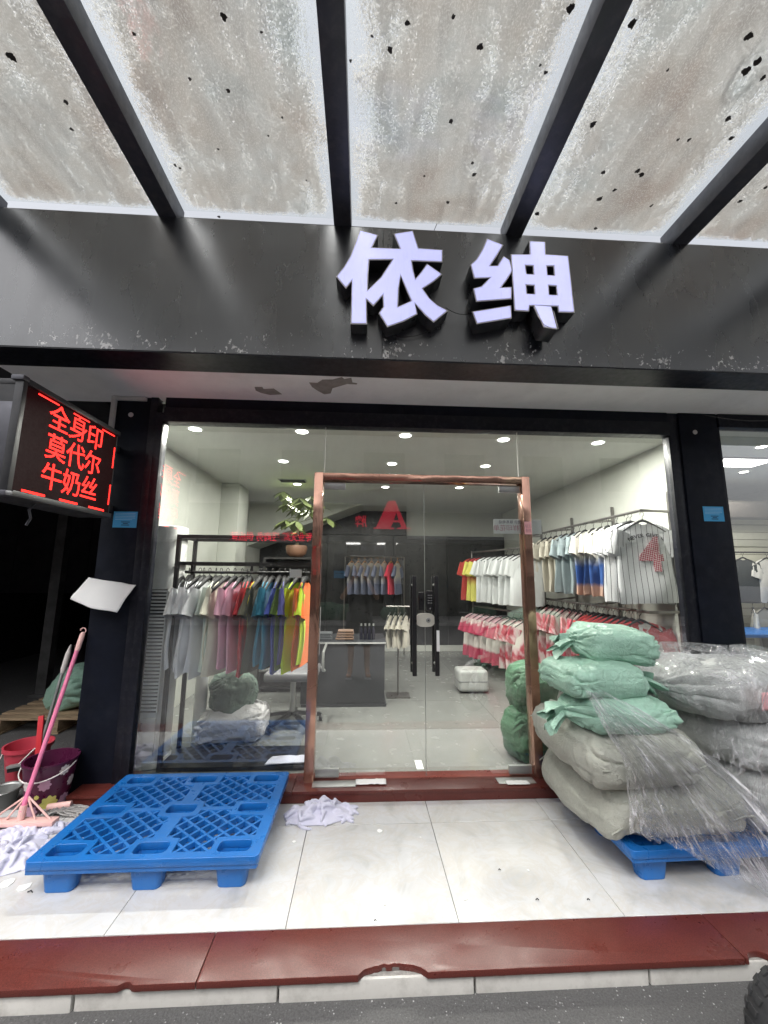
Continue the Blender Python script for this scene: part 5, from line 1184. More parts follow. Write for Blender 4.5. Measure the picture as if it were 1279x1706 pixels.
# ================================================================== cleaning things by the alley
mat('plastic_pink', (.78, .20, .36), .4); mat('plastic_pale_pink', (.80, .50, .46), .5); mat('plastic_red', (.50, .025, .035), .35, var=.15); mat('plastic_crimson', (.52, .05, .08), .4, var=.1)
mat('plastic_purple', (.075, .010, .040), .32, var=.2); mat('daisy_white', (.66, .62, .60), .5); mat('daisy_yellow', (.60, .60, .16), .5); mat('daisy_pink', (.48, .28, .38), .5); mat('bristle', (.32, .31, .30), .9); mat('mop_grey', (.32, .31, .30), .95, var=.25, vscale=20); mat('black_fluff', (.012, .012, .014), .95)
bc = (-1.90, 2.79, 0.002)
pb_ = thing('flower_bucket', bc, 'dark purple plastic bucket printed with daisies before the black pillar', 'bucket')
h_, r0, r1 = .285, .102, .137
B().lathe([(r0*.9, 0), (r0, .008), (lerp(r0, r1, .5), h_*.5), (r1, h_-.012), (r1+.007, h_-.010), (r1+.007, h_), (r1-.004, h_), (lerp(r0, r1, .5)-.005, h_*.5), (r0-.006, .014)], 44, bc, cap=(True, True)).build('pail', 'plastic_purple', pb_, smooth=True)
hp = [Vector((bc[0]+(r1+.010)*math.cos(a), bc[1]+(r1+.012)*math.sin(a)*1.0, bc[2]+h_-.02-.060*math.sin(-a))) for a in [R(180+180*k/20) for k in range(21)]]
B().tube(hp, .0035, 8).build('handle', 'daisy_white', pb_, smooth=True)
for ang, zf, sz, m_ in [(q_[0]+48, *q_[1:]) for q_ in ((-158, .60, .032, 'daisy_white'), (-112, .62, .034, 'daisy_pink'), (-72, .83, .030, 'daisy_white'), (-98, .24, .045, 'daisy_yellow'), (-142, .12, .036, 'daisy_pink'), (-172, .28, .030, 'daisy_white'), (-58, .22, .034, 'daisy_pink'), (-45, .55, .03, 'daisy_white'), (-128, .40, .014, 'daisy_yellow'))]:
    vs = [None]; n = 40; rr = lerp(r0, r1, zf)+.0022
    def onb(dx, dz): 
        z = zf*h_+dz; q = lerp(r0, r1, z/h_)+.0025; a = R(ang)+dx/q; return Vector((bc[0]+q*math.cos(a), bc[1]+q*math.sin(a), bc[2]+z))
    vs = [onb(0, 0)]+[onb(sz*(.70+.30*abs(math.cos(4*2*math.pi*k/n)))*math.cos(2*math.pi*k/n), sz*(.70+.30*abs(math.cos(4*2*math.pi*k/n)))*math.sin(2*math.pi*k/n)) for k in range(n)]
    fl = B().add(vs, [(0, 1+k, 1+(k+1) % n) for k in range(n)]).build('daisy_print', m_, pb_)
rb = on_z(52, 1322, STZ); rb.y = 3.30; rb.x = -2.42
rd_ = thing('red_bucket', (rb.x, rb.y, STZ), 'red plastic bucket with white handle standing on the alley asphalt', 'bucket')
B().lathe([(.095, 0), (.10, .006), (.135, .235), (.148, .238), (.150, .262), (.138, .262), (.132, .24), (.097, .012)], 40, (rb.x, rb.y, STZ+.001)).build('pail', 'plastic_crimson', rd_, smooth=True)
B().tube([Vector((rb.x+.15*math.cos(a), rb.y-.03+.15*math.sin(a), STZ+.21+.18*math.sin(a))) for a in [R(180+180*k/16) for k in range(17)]], .0035, 8).build('handle', 'daisy_white', rd_, smooth=True)
# pink broom leaning on the pillar
f0 = on_y(36, 1352, 2.56); f1 = on_y(139, 1052, 2.905)
br = thing('broom', (f0.x, f0.y, 0), 'long pink push broom leaning against the left black pillar', 'broom')
dirv = (f1-f0).normalized()
B().tube([f0, f1-dirv*.12], .0125, 14).build('pole', 'plastic_pink', br, smooth=True)
B().tube([f1-dirv*.125, f1-dirv*.11, f1-dirv*.02, f1-dirv*.005], [.0135, .016, .0155, .008], 14).build('grip', 'plastic_pale_pink', br, smooth=True)
lp_ = f1-dirv*.01; B().tube([lp_+Vector((.018*math.cos(a), 0, .016+.018*math.sin(a))) for a in [R(-100+40*k) for k in range(8)]], .004, 6).build('hanging_loop', 'plastic_pale_pink', br, smooth=True)
hx, hy, hz = f0.x, f0.y, .052
B().box(hx-.19, hx+.19, hy-.03, hy+.03, .040, .062).build('head', 'plastic_pale_pink', br, bevel=.005)
for s in (-.16, -.08, .08, .16): B().tube([(hx+s, hy, .06), f0+dirv*.075], .005, 8).build('brace', 'plastic_pale_pink', br)
B().tube([Vector((hx, hy, .06)), f0+dirv*.03], .018, 12).build('socket', 'plastic_pale_pink', br)
bs = B(); rbs = random.Random(2)
for k in range(260):
    x = hx+rbs.uniform(-.18, .18); y = hy+rbs.uniform(-.025, .025); bs.tube([(x, y, .041), (x+rbs.uniform(-.02, .02), y+rbs.uniform(-.015, .015), .004)], .0016, 4, cap=False)
tag(bs.build('bristles', 'bristle', br), None, kind='stuff')
# red flat stick and grey squeegee pole
a0 = on_y(58, 1320, 2.82); a1 = on_y(69, 1192, 2.90)
rs = thing('red_stick', (a0.x, a0.y, 0), 'short red plastic handle standing behind the pink broom', 'handle')
a0.z = max(a0.z, .01); B().bar(a0, a1, .034, .012, (0, 1, 0)).build('shaft', 'plastic_red', rs, bevel=.003); B().bar(a0-Vector((0, 0, .006)), a0+Vector((0, 0, .04)), .05, .02, (0, 1, 0)).build('shoe', 'plastic_red', rs, bevel=.003)
a0 = on_y(62, 1262, 3.16); a1 = on_y(118, 1074, 3.25)
sq = thing('squeegee', (a0.x, a0.y, STZ), 'grey pole floor squeegee leaning at the alley side of the pillar', 'squeegee'); dv = (a1-a0).normalized()
B().tube([a0, a1-dv*.2], .011, 12).build('pole', 'dull_steel', sq); B().tube([a1-dv*.2, a1-dv*.17, a1-dv*.06, a1], [.012, .019, .017, .004], 12).build('grip', 'daisy_white', sq, smooth=True)
q0 = on_y(13, 1278, 3.14); q1 = on_y(95, 1262, 3.14)
B().bar(q0, q1, .035, .018).build('blade_holder', 'dull_steel', sq, bevel=.003); B().bar(q0-Vector((0, 0, .022)), q1-Vector((0, 0, .022)), .008, .03).build('blade', 'black_plastic', sq); B().tube([a0, lerp(q0, q1, .55)], .009, 8).build('neck', 'dull_steel', sq); B().tube([lerp(q0, q1, .2), lerp(a0, q1, .2)+Vector((-.05, 0, .06)), a0+dv*.05], .005, 6).build('brace', 'daisy_white', sq, smooth=True)
fl_ = B(); rf = random.Random(4)
fm = lerp(q0, q1, .6)+Vector((0, .16, 0))
mb = thing('black_mop', (fm.x, fm.y, STZ), 'black fluffy dust mop head lying behind the squeegee', 'mop')
B().grid(lambda u, v: Vector((fm.x+.24*math.cos(2*math.pi*u)*math.sin(math.pi*v/2)*(1+.1*noise.noise((u*9, v*3, 1))), fm.y+.10*math.sin(2*math.pi*u)*math.sin(math.pi*v/2), STZ+.01+.13*math.cos(math.pi*v/2)+.02*noise.noise((u*12, v*8, 5)))), 40, 14, wrap=True).build('pad', 'black_fluff', mb, smooth=True)
for k in range(500):
    a = rf.uniform(0, 6.28); q = math.sqrt(rf.random()); p0 = Vector((fm.x+.24*q*math.cos(a), fm.y+.10*q*math.sin(a), STZ+.13*math.sqrt(max(0, 1-q*q))+.005)); p1 = p0+Vector((.03*math.cos(a)+rf.uniform(-.02, .02), .02*math.sin(a), rf.uniform(-.01, .02))); fl_.tube([p0, p1], .002, 3, cap=False)
tag(fl_.build('fibres', 'black_fluff', mb), None, kind='stuff')
# string mop on the tiles
mc = on_z(98, 1352, .02); mp_ = thing('string_mop', (mc.x, mc.y, 0), 'grey cotton string mop head spread on the tiles below the flower bucket', 'mop')
rm = random.Random(8); ms_ = B()
for k in range(150):
    x0 = mc.x+rm.uniform(-.05, .06); y0 = mc.y+rm.uniform(-.02, .03); an = rm.uniform(-.5, .55)+(math.pi if rm.random() < .45 else 0); ln = rm.uniform(.08, .19); ph = rm.uniform(0, 6)
    pts = [Vector((x0+math.cos(an)*ln*t_+.012*math.sin(ph+t_*5), y0+math.sin(an)*ln*t_*.55+.01*math.sin(ph*2+t_*7), .008+.045*(1-t_)*rm.uniform(.5, 1)+.004*math.sin(ph+t_*9))) for t_ in (0, .25, .5, .75, 1)]
    ms_.tube(pts, .0042, 5)
tag(ms_.build('strands', 'mop_grey', mp_, smooth=True), None, kind='stuff'); B().tube([mc+Vector((-.06, -.01, .03)), mc+Vector((.06, .01, .035))], .018, 10).build('clamp', 'plastic_pale_pink', mp_, smooth=True)
gcan = on_z(32, 1350, STZ)
gt = thing('grey_tub', (-2.30, 2.98, STZ), 'small pale grey plastic tub standing under the red bucket rim', 'tub'); B().lathe([(.07, 0), (.085, .10), (.092, .105), (.086, .105), (.07, .01)], 28, (-2.32, 3.0, STZ+.001)).build('shell', 'dull_steel', gt, smooth=True); B().tube([(-2.32+.09*math.cos(R(a)), 3.0+.09*math.sin(R(a)), STZ+.10) for a in range(0, 360, 20)], .004, 6, closed=True).build('rim', 'dull_steel', gt)
# ---- wooden pallet with sack in the alley
mat('old_wood', (.33, .24, .15), .85, var=.3, vscale=8, bmp=.3, bscale=60, stretch=(1, 8, 8), dirt=.3)
wo_ = on_z(0, 1226, STZ); wx0, wy0 = wo_.x-.15, wo_.y
wp_ = thing('wooden_pallet', (wx0+.6, wy0+.4, STZ), 'worn wooden pallet on the asphalt in the dark alley', 'pallet')
for k in range(6): B().box(wx0, wx0+1.2, wy0+.02+k*.15, wy0+.12+k*.15, STZ+.125, STZ+.145).build('plank', 'old_wood', wp_, bevel=.002)
for x in (wx0+.02, wx0+.54, wx0+1.08):
    B().box(x, x+.10, wy0+.02, wy0+.87, STZ+.022, STZ+.123).build('bearer', 'old_wood', wp_, bevel=.003); B().box(x-.01, x+.11, wy0+.02, wy0+.87, STZ+.001, STZ+.020).build('bottom_board', 'old_wood', wp_)
sack((wx0+.66, wy0+.36, STZ+.146), (.62, .50, .42), R(-35), 'sack_green', 'slumped mint green sack on the wooden pallet in the alley', 16, ('sew', 'tie'), e1=.85, e2=.7, tilt=(0, R(-22)), lump=.3, wr=1.6)
# ---- scraps on the tiles
rsx = random.Random(6)
for x, y, s in ((632, 1384, .016), (490, 1402, .010), (641, 1505, .009), (775, 1497, .010), (40, 1478, .03), (15, 1470, .03), (700, 1395, .005), (880, 1450, .006)):
    p = on_z(x, y, .002); n = 7; pts = [(p.x+s*rsx.uniform(.6, 1.2)*math.cos(2*math.pi*k/n), p.y+s*rsx.uniform(.6, 1.3)*math.sin(2*math.pi*k/n)) for k in range(n)]
    tag(B().prism(pts, .0012, .0035).build('paper_scrap', 'paper_white'), 'tiny white scrap of paper lying on the platform tiles', 'scrap', 'paper scraps on the tiles')
for x, y, s in ((895, 1500, .007), (50, 1487, .012), (625, 1535, .006), (980, 1500, .006), (832, 1450, .005)):
    p = on_z(x, y, .002); tag(B().tube([p+Vector((-s, 0, .003)), p+Vector((0, s*.4, .006)), p+Vector((s, -s*.2, .003))], .0022, 5).build('lint_scrap', 'black_fluff'), 'tiny dark scrap of lint lying on the platform tiles', 'scrap', 'dark scraps on the tiles')
p = on_z(462, 1285, .071); tag(B().grid(lambda u, v: Vector((-.02+.2*u, 2.835+.07*v, .0775+.01*abs(noise.noise((u*5, v*3, 2))))), 14, 8).build('paper_scrap', 'paper_white', smooth=True, solid=.001), 'torn white card lying on the sill before the left door', 'scrap')
tag(B().grid(lambda u, v: Vector((.97+.15*u, 2.80+.05*v, .0775+.008*abs(noise.noise((u*5, v*3, 8))))), 14, 8).build('paper_scrap', 'paper_white', smooth=True, solid=.001), 'torn white card lying on the sill before the right door', 'scrap')
tag(B().box(.41, .46, 3.06, 3.2, FZ+.001, FZ+.003).build('paper_scrap', 'paper_white'), 'white paper slip on the shop floor just inside the doors', 'scrap')
# ================================================================== neighbouring shop on the right
mat('slat_cream', (.56, .54, .44), .6, var=.05); mat('slat_gap', (.10, .09, .07), .8); mat('beam_brown', (.05, .042, .036), .6)
struct(B().box(2.83, 7.0, 3.03, 7.6, -.05, .058).build('neighbour_floor', 'inner_tile'))
struct(B().box(2.83, 7.0, 3.06, 7.6, 2.90, 2.98).build('neighbour_ceiling', 'ceiling_white'))
struct(B().box(2.831, 2.86, 3.04, 7.6, .06, 2.9).build('neighbour_wall_left', 'wall_inner'))
struct(B().box(6.9, 7.0, 3.04, 7.6, .06, 2.9).build('neighbour_wall_right', 'wall_inner'))
NB = 5.75
sw = struct(B().box(2.861, 6.9, NB+.03, NB+.10, .06, 2.60).build('slat_wall', 'slat_gap'))
for k in range(22): B().box(2.863, 6.9, NB, NB+.029, .08+k*.113, .08+k*.113+.104).build('slat', 'slat_cream', sw)
tag(B().box(2.861, 6.9, NB-.25, NB+.12, 2.30, 2.52).build('ceiling_beam', 'beam_brown', bevel=.004), 'dark brown boxed beam above the slat wall of the neighbouring shop', 'beam')
ng = thing('neighbour_glazing', (4, 2.94, .07), 'clear glass window of the neighbouring shop right of the black pillar', 'shop window')
B().box(2.83, 7.0, 2.90, 2.99, 2.61, 2.72).build('header_rail', 'black_metal', ng, bevel=.003); B().box(2.817, 2.842, 2.918, 2.99, .071, 2.608).build('frame_strip', 'black_metal', ng)
for a, c in ((2.844, 4.4), (4.403, 5.95)): B().box(a, c, 2.936, 2.946, .07, 2.615).build('glass_pane', 'window_glass', ng)
B().box(2.845, 7.0, 2.79, 3.03, 0, .07).build('sill', 'red_granite', ng)
downlight(4.52, 4.15, 2.899, 'bright round downlight in the neighbouring shop ceiling near the glass', 10)
downlight(5.35, 5.2, 2.899, 'round downlight before the brown beam in the neighbouring shop', 10)
emission('panel_white', (1, .98, .95), 5.0)
lpn = thing('light_panel', (4.75, 4.9, 2.88), 'flat white light panel in the neighbouring shop ceiling', 'ceiling lamp'); B().box(4.45, 5.2, 4.55, 4.95, 2.885, 2.899).build('frame', 'black_metal', lpn); B().box(4.49, 5.16, 4.58, 4.92, 2.881, 2.8845).build('diffuser', 'panel_white', lpn)
ld = bpy.data.lights.new('panel_lamp', 'AREA'); ld.shape = 'RECTANGLE'; ld.size = .6; ld.size_y = .3; ld.energy = 16; lo = bpy.data.objects.new('panel_lamp', ld); COL.objects.link(lo); lo.parent = lpn; lo.location = (.08, -.15, -.01)
nr = thing('slat_wall_rail', (4.6, NB-.2, 1.6), 'black two tier garment rail on the slat wall next door', 'clothes rail')
z1_ = on_y(1240, 920, NB-.28).z; z2_ = on_y(1245, 1003, NB-.28).z
for z in (z1_, z2_):
    B().tube([(3.0, NB-.28, z), (6.6, NB-.28, z)], .012, 8).build('rail', 'rack_black', nr)
    for x in (3.3, 4.3, 5.3, 6.3): B().bar((x, NB, z+.02), (x, NB-.28, z), .02, .03).build('bracket', 'rack_black', nr)
cloth('cloth_charcoal', (.055, .06, .062)); cloth('cloth_stone', (.33, .31, .26))
for px_, m_, lab, rz, zz in ((1237, 'cloth_charcoal', 'charcoal T-shirt facing out on the slat wall next door', 0, z1_), (1277, 'cloth_ivory', 'ivory T-shirt beside the charcoal one on the slat wall next door', 0, z1_), (1315, 'cloth_charcoal', 'charcoal T-shirt past the ivory one on the slat wall', 0, z1_), (1243, 'cloth_ivory', 'ivory T-shirt at the near end of the lower rail next door', 50, z2_), (1262, 'cloth_stone', 'stone brown T-shirt on the lower rail of the slat wall', 10, z2_), (1300, 'cloth_stone', 'second stone brown T-shirt further along the lower slat wall rail', 15, z2_)):
    p = on_y(px_, 930, NB-.28); garment(m_, (p.x, NB-.28, zz-.004), R(rz), lab, seed=px_, w=.46, h=.62)
tb = thing('blue_table', (4.8, 5.0, FZ), 'blue topped stock table under the rails in the neighbouring shop', 'table')
tz = on_y(1260, 1057, 4.7).z; B().box(3.6, 6.3, 4.7, 5.4, tz-.04, tz).build('top', 'pallet_blue', tb, bevel=.004)
for x in (3.65, 6.25):
    for y in (4.75, 5.35): B().box(x-.02, x+.02, y-.02, y+.02, FZ, tz-.04).build('leg', 'rack_black', tb)
for i, x in enumerate((3.95, 4.5, 5.05, 5.6)): sack((x, 4.75, FZ), (.5, .4, .38), R(10*i), 'sack_dusky', 'dark green sack stowed under the blue table next door', 30+i, parent_group='dark sacks under the blue table', nu=48, nv=28)

# ================================================================== parked delivery scooter (front wheel shows at the kerb)
mat('tyre', (.022, .023, .025), .8, var=.3, vscale=20, bmp=.4, bscale=60, dirt=.35, dirtcol=(.09, .088, .085)); mat('fender_white', (.66, .66, .64), .35, var=.12, vscale=8, dirt=.5, dirtcol=(.2, .2, .19)); mat('scooter_dark', (.03, .035, .045), .35)
sc = thing('scooter', (0, 0, 0), 'parked scooter with dirty white front fender standing on the asphalt at the kerb', 'scooter')
WR, TR = .205, .052
def wheel(x, parent):
    wb = B(); nseg, mseg = 64, 16; vs = []
    tyre = B().grid(lambda u, v: Vector((x+(WR+TR*math.cos(2*math.pi*v))*math.cos(2*math.pi*u), TR*1.0*math.sin(2*math.pi*v), WR+TR+.0+(WR+TR*math.cos(2*math.pi*v))*math.sin(2*math.pi*u))), 64, 17, wrap=True).build('tyre', 'tyre', parent, smooth=True)
    kn = B()
    for k in range(44):
        a = 2*math.pi*k/44
        for s, off in ((-1, 0), (1, .07), (0, .035)):
            aa = a+off; rr = WR+TR*(.97 if s == 0 else .80); c = Vector((x+rr*math.cos(aa), s*TR*.55, WR+TR+rr*math.sin(aa))); d = Vector((math.cos(aa), s*.6, math.sin(aa))).normalized()
            t_ = Vector((-math.sin(aa), 0, math.cos(aa))); kn.bar(c-d*.006, c+d*.0035, .026, .017, tuple(t_))
    tag(kn.build('tread', 'tyre', tyre), None, kind='stuff')
    rim = B().lathe([(.150, -.03), (.158, -.02), (.150, 0), (.158, .02), (.150, .03), (.140, .02), (.140, -.02)], 40, (x, 0, WR+TR), 'Y', cap=(False, False)).build('rim', 'dull_steel', parent, smooth=True)
    for k in range(6): a = math.pi*k/3; B().bar((x, 0, WR+TR), (x+.145*math.cos(a), 0, WR+TR+.145*math.sin(a)), .018, .03, (0, 1, 0)).build('spoke', 'dull_steel', parent)
    B().lathe([(.045, -.04), (.045, .04)], 24, (x, 0, WR+TR), 'Y').build('hub', 'dull_steel', parent)
wheel(0, sc); wheel(1.25, sc)
def fend(u, v):
    a = R(lerp(15, 128, u)); rr = .283+.006*math.cos(u*9); s = lerp(-1, 1, v); return Vector((rr*math.cos(a)*(1-.05*abs(s)), s*.072, WR+TR+(rr-.05*abs(s)**2.5)*math.sin(a)))
B().grid(fend, 30, 13).build('front_fender', 'fender_white', sc, smooth=True, solid=.004)
for s in (-1, 1): B().tube([(0, s*.078, WR+TR), (.06, s*.078, .46), (.15, s*.05, .72)], .016, 10).build('fork_leg', 'dull_steel', sc, smooth=True)
B().tube([(.14, 0, .68), (.24, 0, 1.0)], .024, 12).build('steering_column', 'scooter_dark', sc)
B().tube([(.20, -.34, 1.04), (.24, -.2, 1.03), (.25, 0, 1.0), (.24, .2, 1.03), (.20, .34, 1.04)], .012, 10).build('handlebar', 'dull_steel', sc, smooth=True)
for s in (-1, 1): B().tube([(.205, s*.33, 1.04), (.235, s*.22, 1.032)], .018, 10).build('grip', 'black_plastic', sc); B().tube([(.23, s*.24, 1.03), (.23, s*.27, 1.18)], .004, 6).build('mirror_stalk', 'black_plastic', sc); B().lathe([(.05, -.006), (.052, .004)], 20, (.23, s*.28, 1.21), 'X').build('mirror', 'black_plastic', sc)
B().lathe([(.065, -.03), (.06, .02), (.03, .05)], 24, (.11, 0, .90), 'X').build('headlight', 'fender_white', sc, smooth=True)
sh_ = B().grid(lambda u, v: Vector((.19+.10*u*u+.06*abs(2*v-1)**2, (v-.5)*lerp(.34, .44, u), lerp(.92, .28, u))), 14, 12); sh_.build('leg_shield', 'scooter_dark', sc, smooth=True, solid=.01)
B().box(.26, .70, -.16, .16, .24, .29).build('footboard', 'scooter_dark', sc, bevel=.015); B().box(.68, 1.42, -.17, .17, .29, .66).build('rear_body', 'scooter_dark', sc, bevel=.07, bseg=4); B().box(.66, 1.34, -.14, .14, .665, .76).build('seat', 'black_plastic', sc, bevel=.04, bseg=3)
sc.location = (1.30, 1.12, STZ+.001); hd = Vector((-.78, .63)); sc.rotation_euler = (0, 0, math.atan2(-hd.y, -hd.x))
B_ = None

# ================================================================== across the street (seen mirrored in the glass)
OY = -7.3
def opp(x, y, Y): p = on_y(x, y, 2*2.936-Y); return Vector((p.x, Y, p.z))
mat('opp_grey', (.30, .30, .29), .85, var=.15, vscale=1.5, dirt=.2); mat('opp_dark', (.02, .021, .024), .5); mat('opp_wall', (.34, .34, .33), .85, var=.12); mat('sign_red', (.55, .02, .05), .4, emit=(.9, .02, .06, .55))
ob = thing('opposite_building', (0, OY-1, 0), 'grey building across the street with dark shopfront and red A sign', 'building')
B().box(-14, 14, OY-6, OY-1.2, -.1, 6.6).build('wall', 'opp_wall', ob); B().box(-14, 14, OY-1.19, OY+.75, STZ-.05, .02).build('step', 'concrete', ob); B().box(-14, 14, OY+.752, OY+.80, STZ-.05, .0).build('step_edge', 'kerb_stone', ob)
fz0 = opp(600, 902, OY).z; fz1 = opp(600, 842, OY).z
xa, xb = opp(677, 870, OY).x, opp(330, 870, OY).x
B().box(xb-2, xa, OY-.3, OY, fz0, fz1).build('sign_band', 'opp_dark', ob); B().box(xa+.02, 12, OY-.3, OY-.02, fz0+.1, fz1+.6).build('sign_band', 'opp_grey', ob)
for x in (-9, -6.1, -3.2, .95, 3.9, 6.8, 9.5): B().box(x-.18, x+.18, OY-1.18, OY-.35, .02, fz0).build('pillar', 'opp_dark', ob)
B().box(-14, 14, OY-1.18, OY-.31, fz0+.005, fz0+.05).build('soffit', 'opp_wall', ob)
for i in range(9):
    for j in range(1):
        x = -12+3*i; wnd = B().box(x, x+1.5, OY-1.19, OY-1.12, 4.6+2.1*j, 5.9+2.1*j).build('window', 'opposite_glass', ob); B().box(x-.06, x+1.56, OY-1.19, OY-1.08, 4.5+2.1*j, 4.58+2.1*j).build('window_sill', 'concrete', wnd)
og = [(-6, -3.4), (-3.0, .75), (1.15, 3.7), (4.1, 6.6)]
for a, c in og: B().box(a, c, OY-1.0, OY-.99, .02, fz0).build('shop_glass', 'opposite_glass', ob)
B().box(-13, 13, OY-1.195, OY-1.18, .02, fz0).build('shop_recess', 'opp_dark', ob)
# red A and characters
def zq(l): return [opp(400+x/4, 800+y/4, OY+.05) for x, y in l]
ao = zq([(985, 140), (1032, 138), (1108, 315), (1135, 318), (1135, 326), (1045, 326), (1045, 318), (1075, 314), (1060, 280), (1018, 280), (1003, 314), (1025, 318), (1025, 326), (888, 324), (888, 318), (905, 314)]); ah = zq([(1040, 215), (1056, 268), (1022, 268)])
me = curve_mesh([[(p.x, p.z) for p in ao], [(p.x, p.z) for p in ah]], .05)
o = place_mesh('sign_letter', me, 'sign_red', Matrix.Translation((0, OY+.05, 0)) @ MXZ); tag(o, 'big red serif letter A on the dark sign band across the street', 'sign letter')
MO = basis((-1, 0, 0), (0, 0, 1), (0, 0, 0))
c = opp(601, 870, OY+.05); me = text_mesh('牌', size=.40, depth=.04, offset=.006); tag(place_mesh('sign_character', me, 'sign_red', Matrix.Translation(c) @ MO), 'small red Chinese character 牌 beside the A across the street', 'sign letter')
led('led_red_far', 2.6, (1, .03, .07), 16.0)
a = opp(521, 896, OY+.06); e = opp(383, 893, OY+.06)
me = text_mesh('专业无缝 轻商务 供应链', size=.30, depth=.01, offset=.006, spacing=.95); wd = max(v.co.x for v in me.vertices)-min(v.co.x for v in me.vertices)
rt = thing('led_strip_sign', ((a.x+e.x)/2, OY+.05, a.z-.2), 'long red LED strip sign across the street mirrored in the left window', 'led sign')
B().box(e.x-.2, a.x+.2, OY+.003, OY+.05, a.z-.2, a.z+.2).build('case', 'opp_dark', rt); place_mesh('led_text', me, 'led_red_far', Matrix.Translation(((a.x+e.x)/2, OY+.056, a.z)) @ MO @ Matrix.Diagonal(((a.x-e.x)/wd, 1, 1, 1)), rt)
# lit panels and clothes in the opposite window
emission('opp_lamp', (1, .98, .94), 3.0)
for x0, x1, y in ((628, 660, 917), (560, 600, 925)):
    p0 = opp(x0, y, OY-.9); p1 = opp(x1, y, OY-.9); tag(B().box(p0.x, p1.x, OY-.95, OY-.40, fz0-.03, fz0-.012).build('light_panel', 'opp_lamp'), 'white ceiling light panel of the shop across the street', 'ceiling lamp', 'light panels across the street')
orl = thing('opposite_rail', (opp(625, 925, OY-.7).x, OY-.7, 1.5), 'steel garment rail in the shop across the street', 'clothes rail'); pz = opp(600, 926, OY-.65)
xl, xr = opp(588, 926, OY-.65).x, opp(664, 926, OY-.65).x
B().tube([(xl-.1, OY-.65, pz.z), (xr+.1, OY-.65, pz.z)], .015, 8).build('rail', 'dull_steel', orl); 
for x in (xl-.1, xr+.1): B().tube([(x, OY-.65, .02), (x, OY-.65, pz.z)], .015, 8).build('upright', 'dull_steel', orl)
cloth('cloth_neon_pink', (.80, .06, .14))
for i in range(9): garment('cloth_neon_pink' if i == 6 else ('cloth_ivory' if i % 2 else 'cloth_grey'), (lerp(xl, xr, i/8), OY-.65, pz.z-.005), R(60), 'pale shirt on the rail of the shop across the street' if i != 6 else 'neon pink shirt on the rail of the shop across the street', 'pale shirts across the street' if i != 6 else None, seed=200+i, w=.55, h=.85, hm='hanger_wood')
for i, (px_, py_, s) in enumerate(((545, 1010, 1.0), (570, 1000, .9), (655, 1020, .8), (800, 1020, .8))):
    p = opp(px_, py_, OY-.1); sack((p.x, OY+.15, .021), (.9*s, .6, .55*s), R(10*i), 'sack_deep_green', 'green sack heaped on the pavement across the street', 40+i, parent_group='green sacks across the street', nu=48, nv=28)
p = opp(565, 957, OY-.34); r = thing('blue_notice', (p.x, OY-.3, p.z), 'blue notice on the dark pillar across the street', 'notice'); B().box(p.x-.18, p.x+.18, OY-.349, OY-.345, p.z-.12, p.z+.12).build('sheet', 'paper_blue', r); B().box(p.x-.13, p.x+.13, OY-.3445, OY-.3425, p.z+.02, p.z+.04).build('printed_lines', 'ink', r)
B().box(p.x-.2, p.x+.2, OY-1.18, OY-.35, .021, fz0).build('pillar', 'opp_dark', ob)

# ================================================================== photographer (mirrored in the doors)
mat('skin', (.42, .25, .17), .55, var=.06); mat('hair_black', (.012, .010, .010), .5); mat('tee_black', (.016, .016, .018), .85); mat('shorts_grey', (.05, .05, .055), .85); mat('sandal_grey', (.32, .32, .33), .7)
def skin_obj(name, vs, es, rs, m, parent, sub=2, roots=(0,)):
    me = bpy.data.meshes.new(name); me.from_pydata(vs, es, []); o = bpy.data.objects.new(name, me); COL.objects.link(o)
    md = o.modifiers.new('skin', 'SKIN'); md.use_smooth_shade = True
    if not me.skin_vertices: me.skin_vertices.new()
    for i, r_ in enumerate(rs): me.skin_vertices[0].data[i].radius = r_ if isinstance(r_, tuple) else (r_, r_); me.skin_vertices[0].data[i].use_root = i in roots
    s = o.modifiers.new('sub', 'SUBSURF'); s.levels = sub; s.render_levels = sub
    bpy.context.view_layer.update(); dg = bpy.context.evaluated_depsgraph_get(); nm = bpy.data.meshes.new_from_object(o.evaluated_get(dg)); bpy.data.objects.remove(o)
    b_ = B(); b_.add([v.co for v in nm.vertices], [tuple(p.vertices) for p in nm.polygons]); bpy.data.meshes.remove(nm)
    return b_.build(name, m, parent, smooth=True)
PY, G0 = -.43, STZ
ps_ = thing('person', (-.03, PY, STZ), 'person in black T-shirt, shorts and sandals raising a phone with both hands', 'person')
vs = []; es = []; rs = []
def V(x, y, z, r, par=None):
    vs.append((x-.03, PY+y, G0+z)); rs.append(r)
    if par is not None: es.append((par, len(vs)-1))
    return len(vs)-1
pel = V(0, 0, .90, (.135, .105)); wst = V(0, .0, 1.08, (.125, .095), pel); che = V(0, -.005, 1.26, (.145, .105), wst); upc = V(0, .0, 1.36, (.12, .08), che); nk = V(0, .01, 1.44, .052, upc); nk2 = V(0, .025, 1.49, .052, nk)
hd0 = V(0, .035, 1.54, (.070, .078), nk2); hd1 = V(0, .035, 1.61, (.075, .092), hd0); hd2 = V(0, .030, 1.66, (.062, .078), hd1)
hands = []
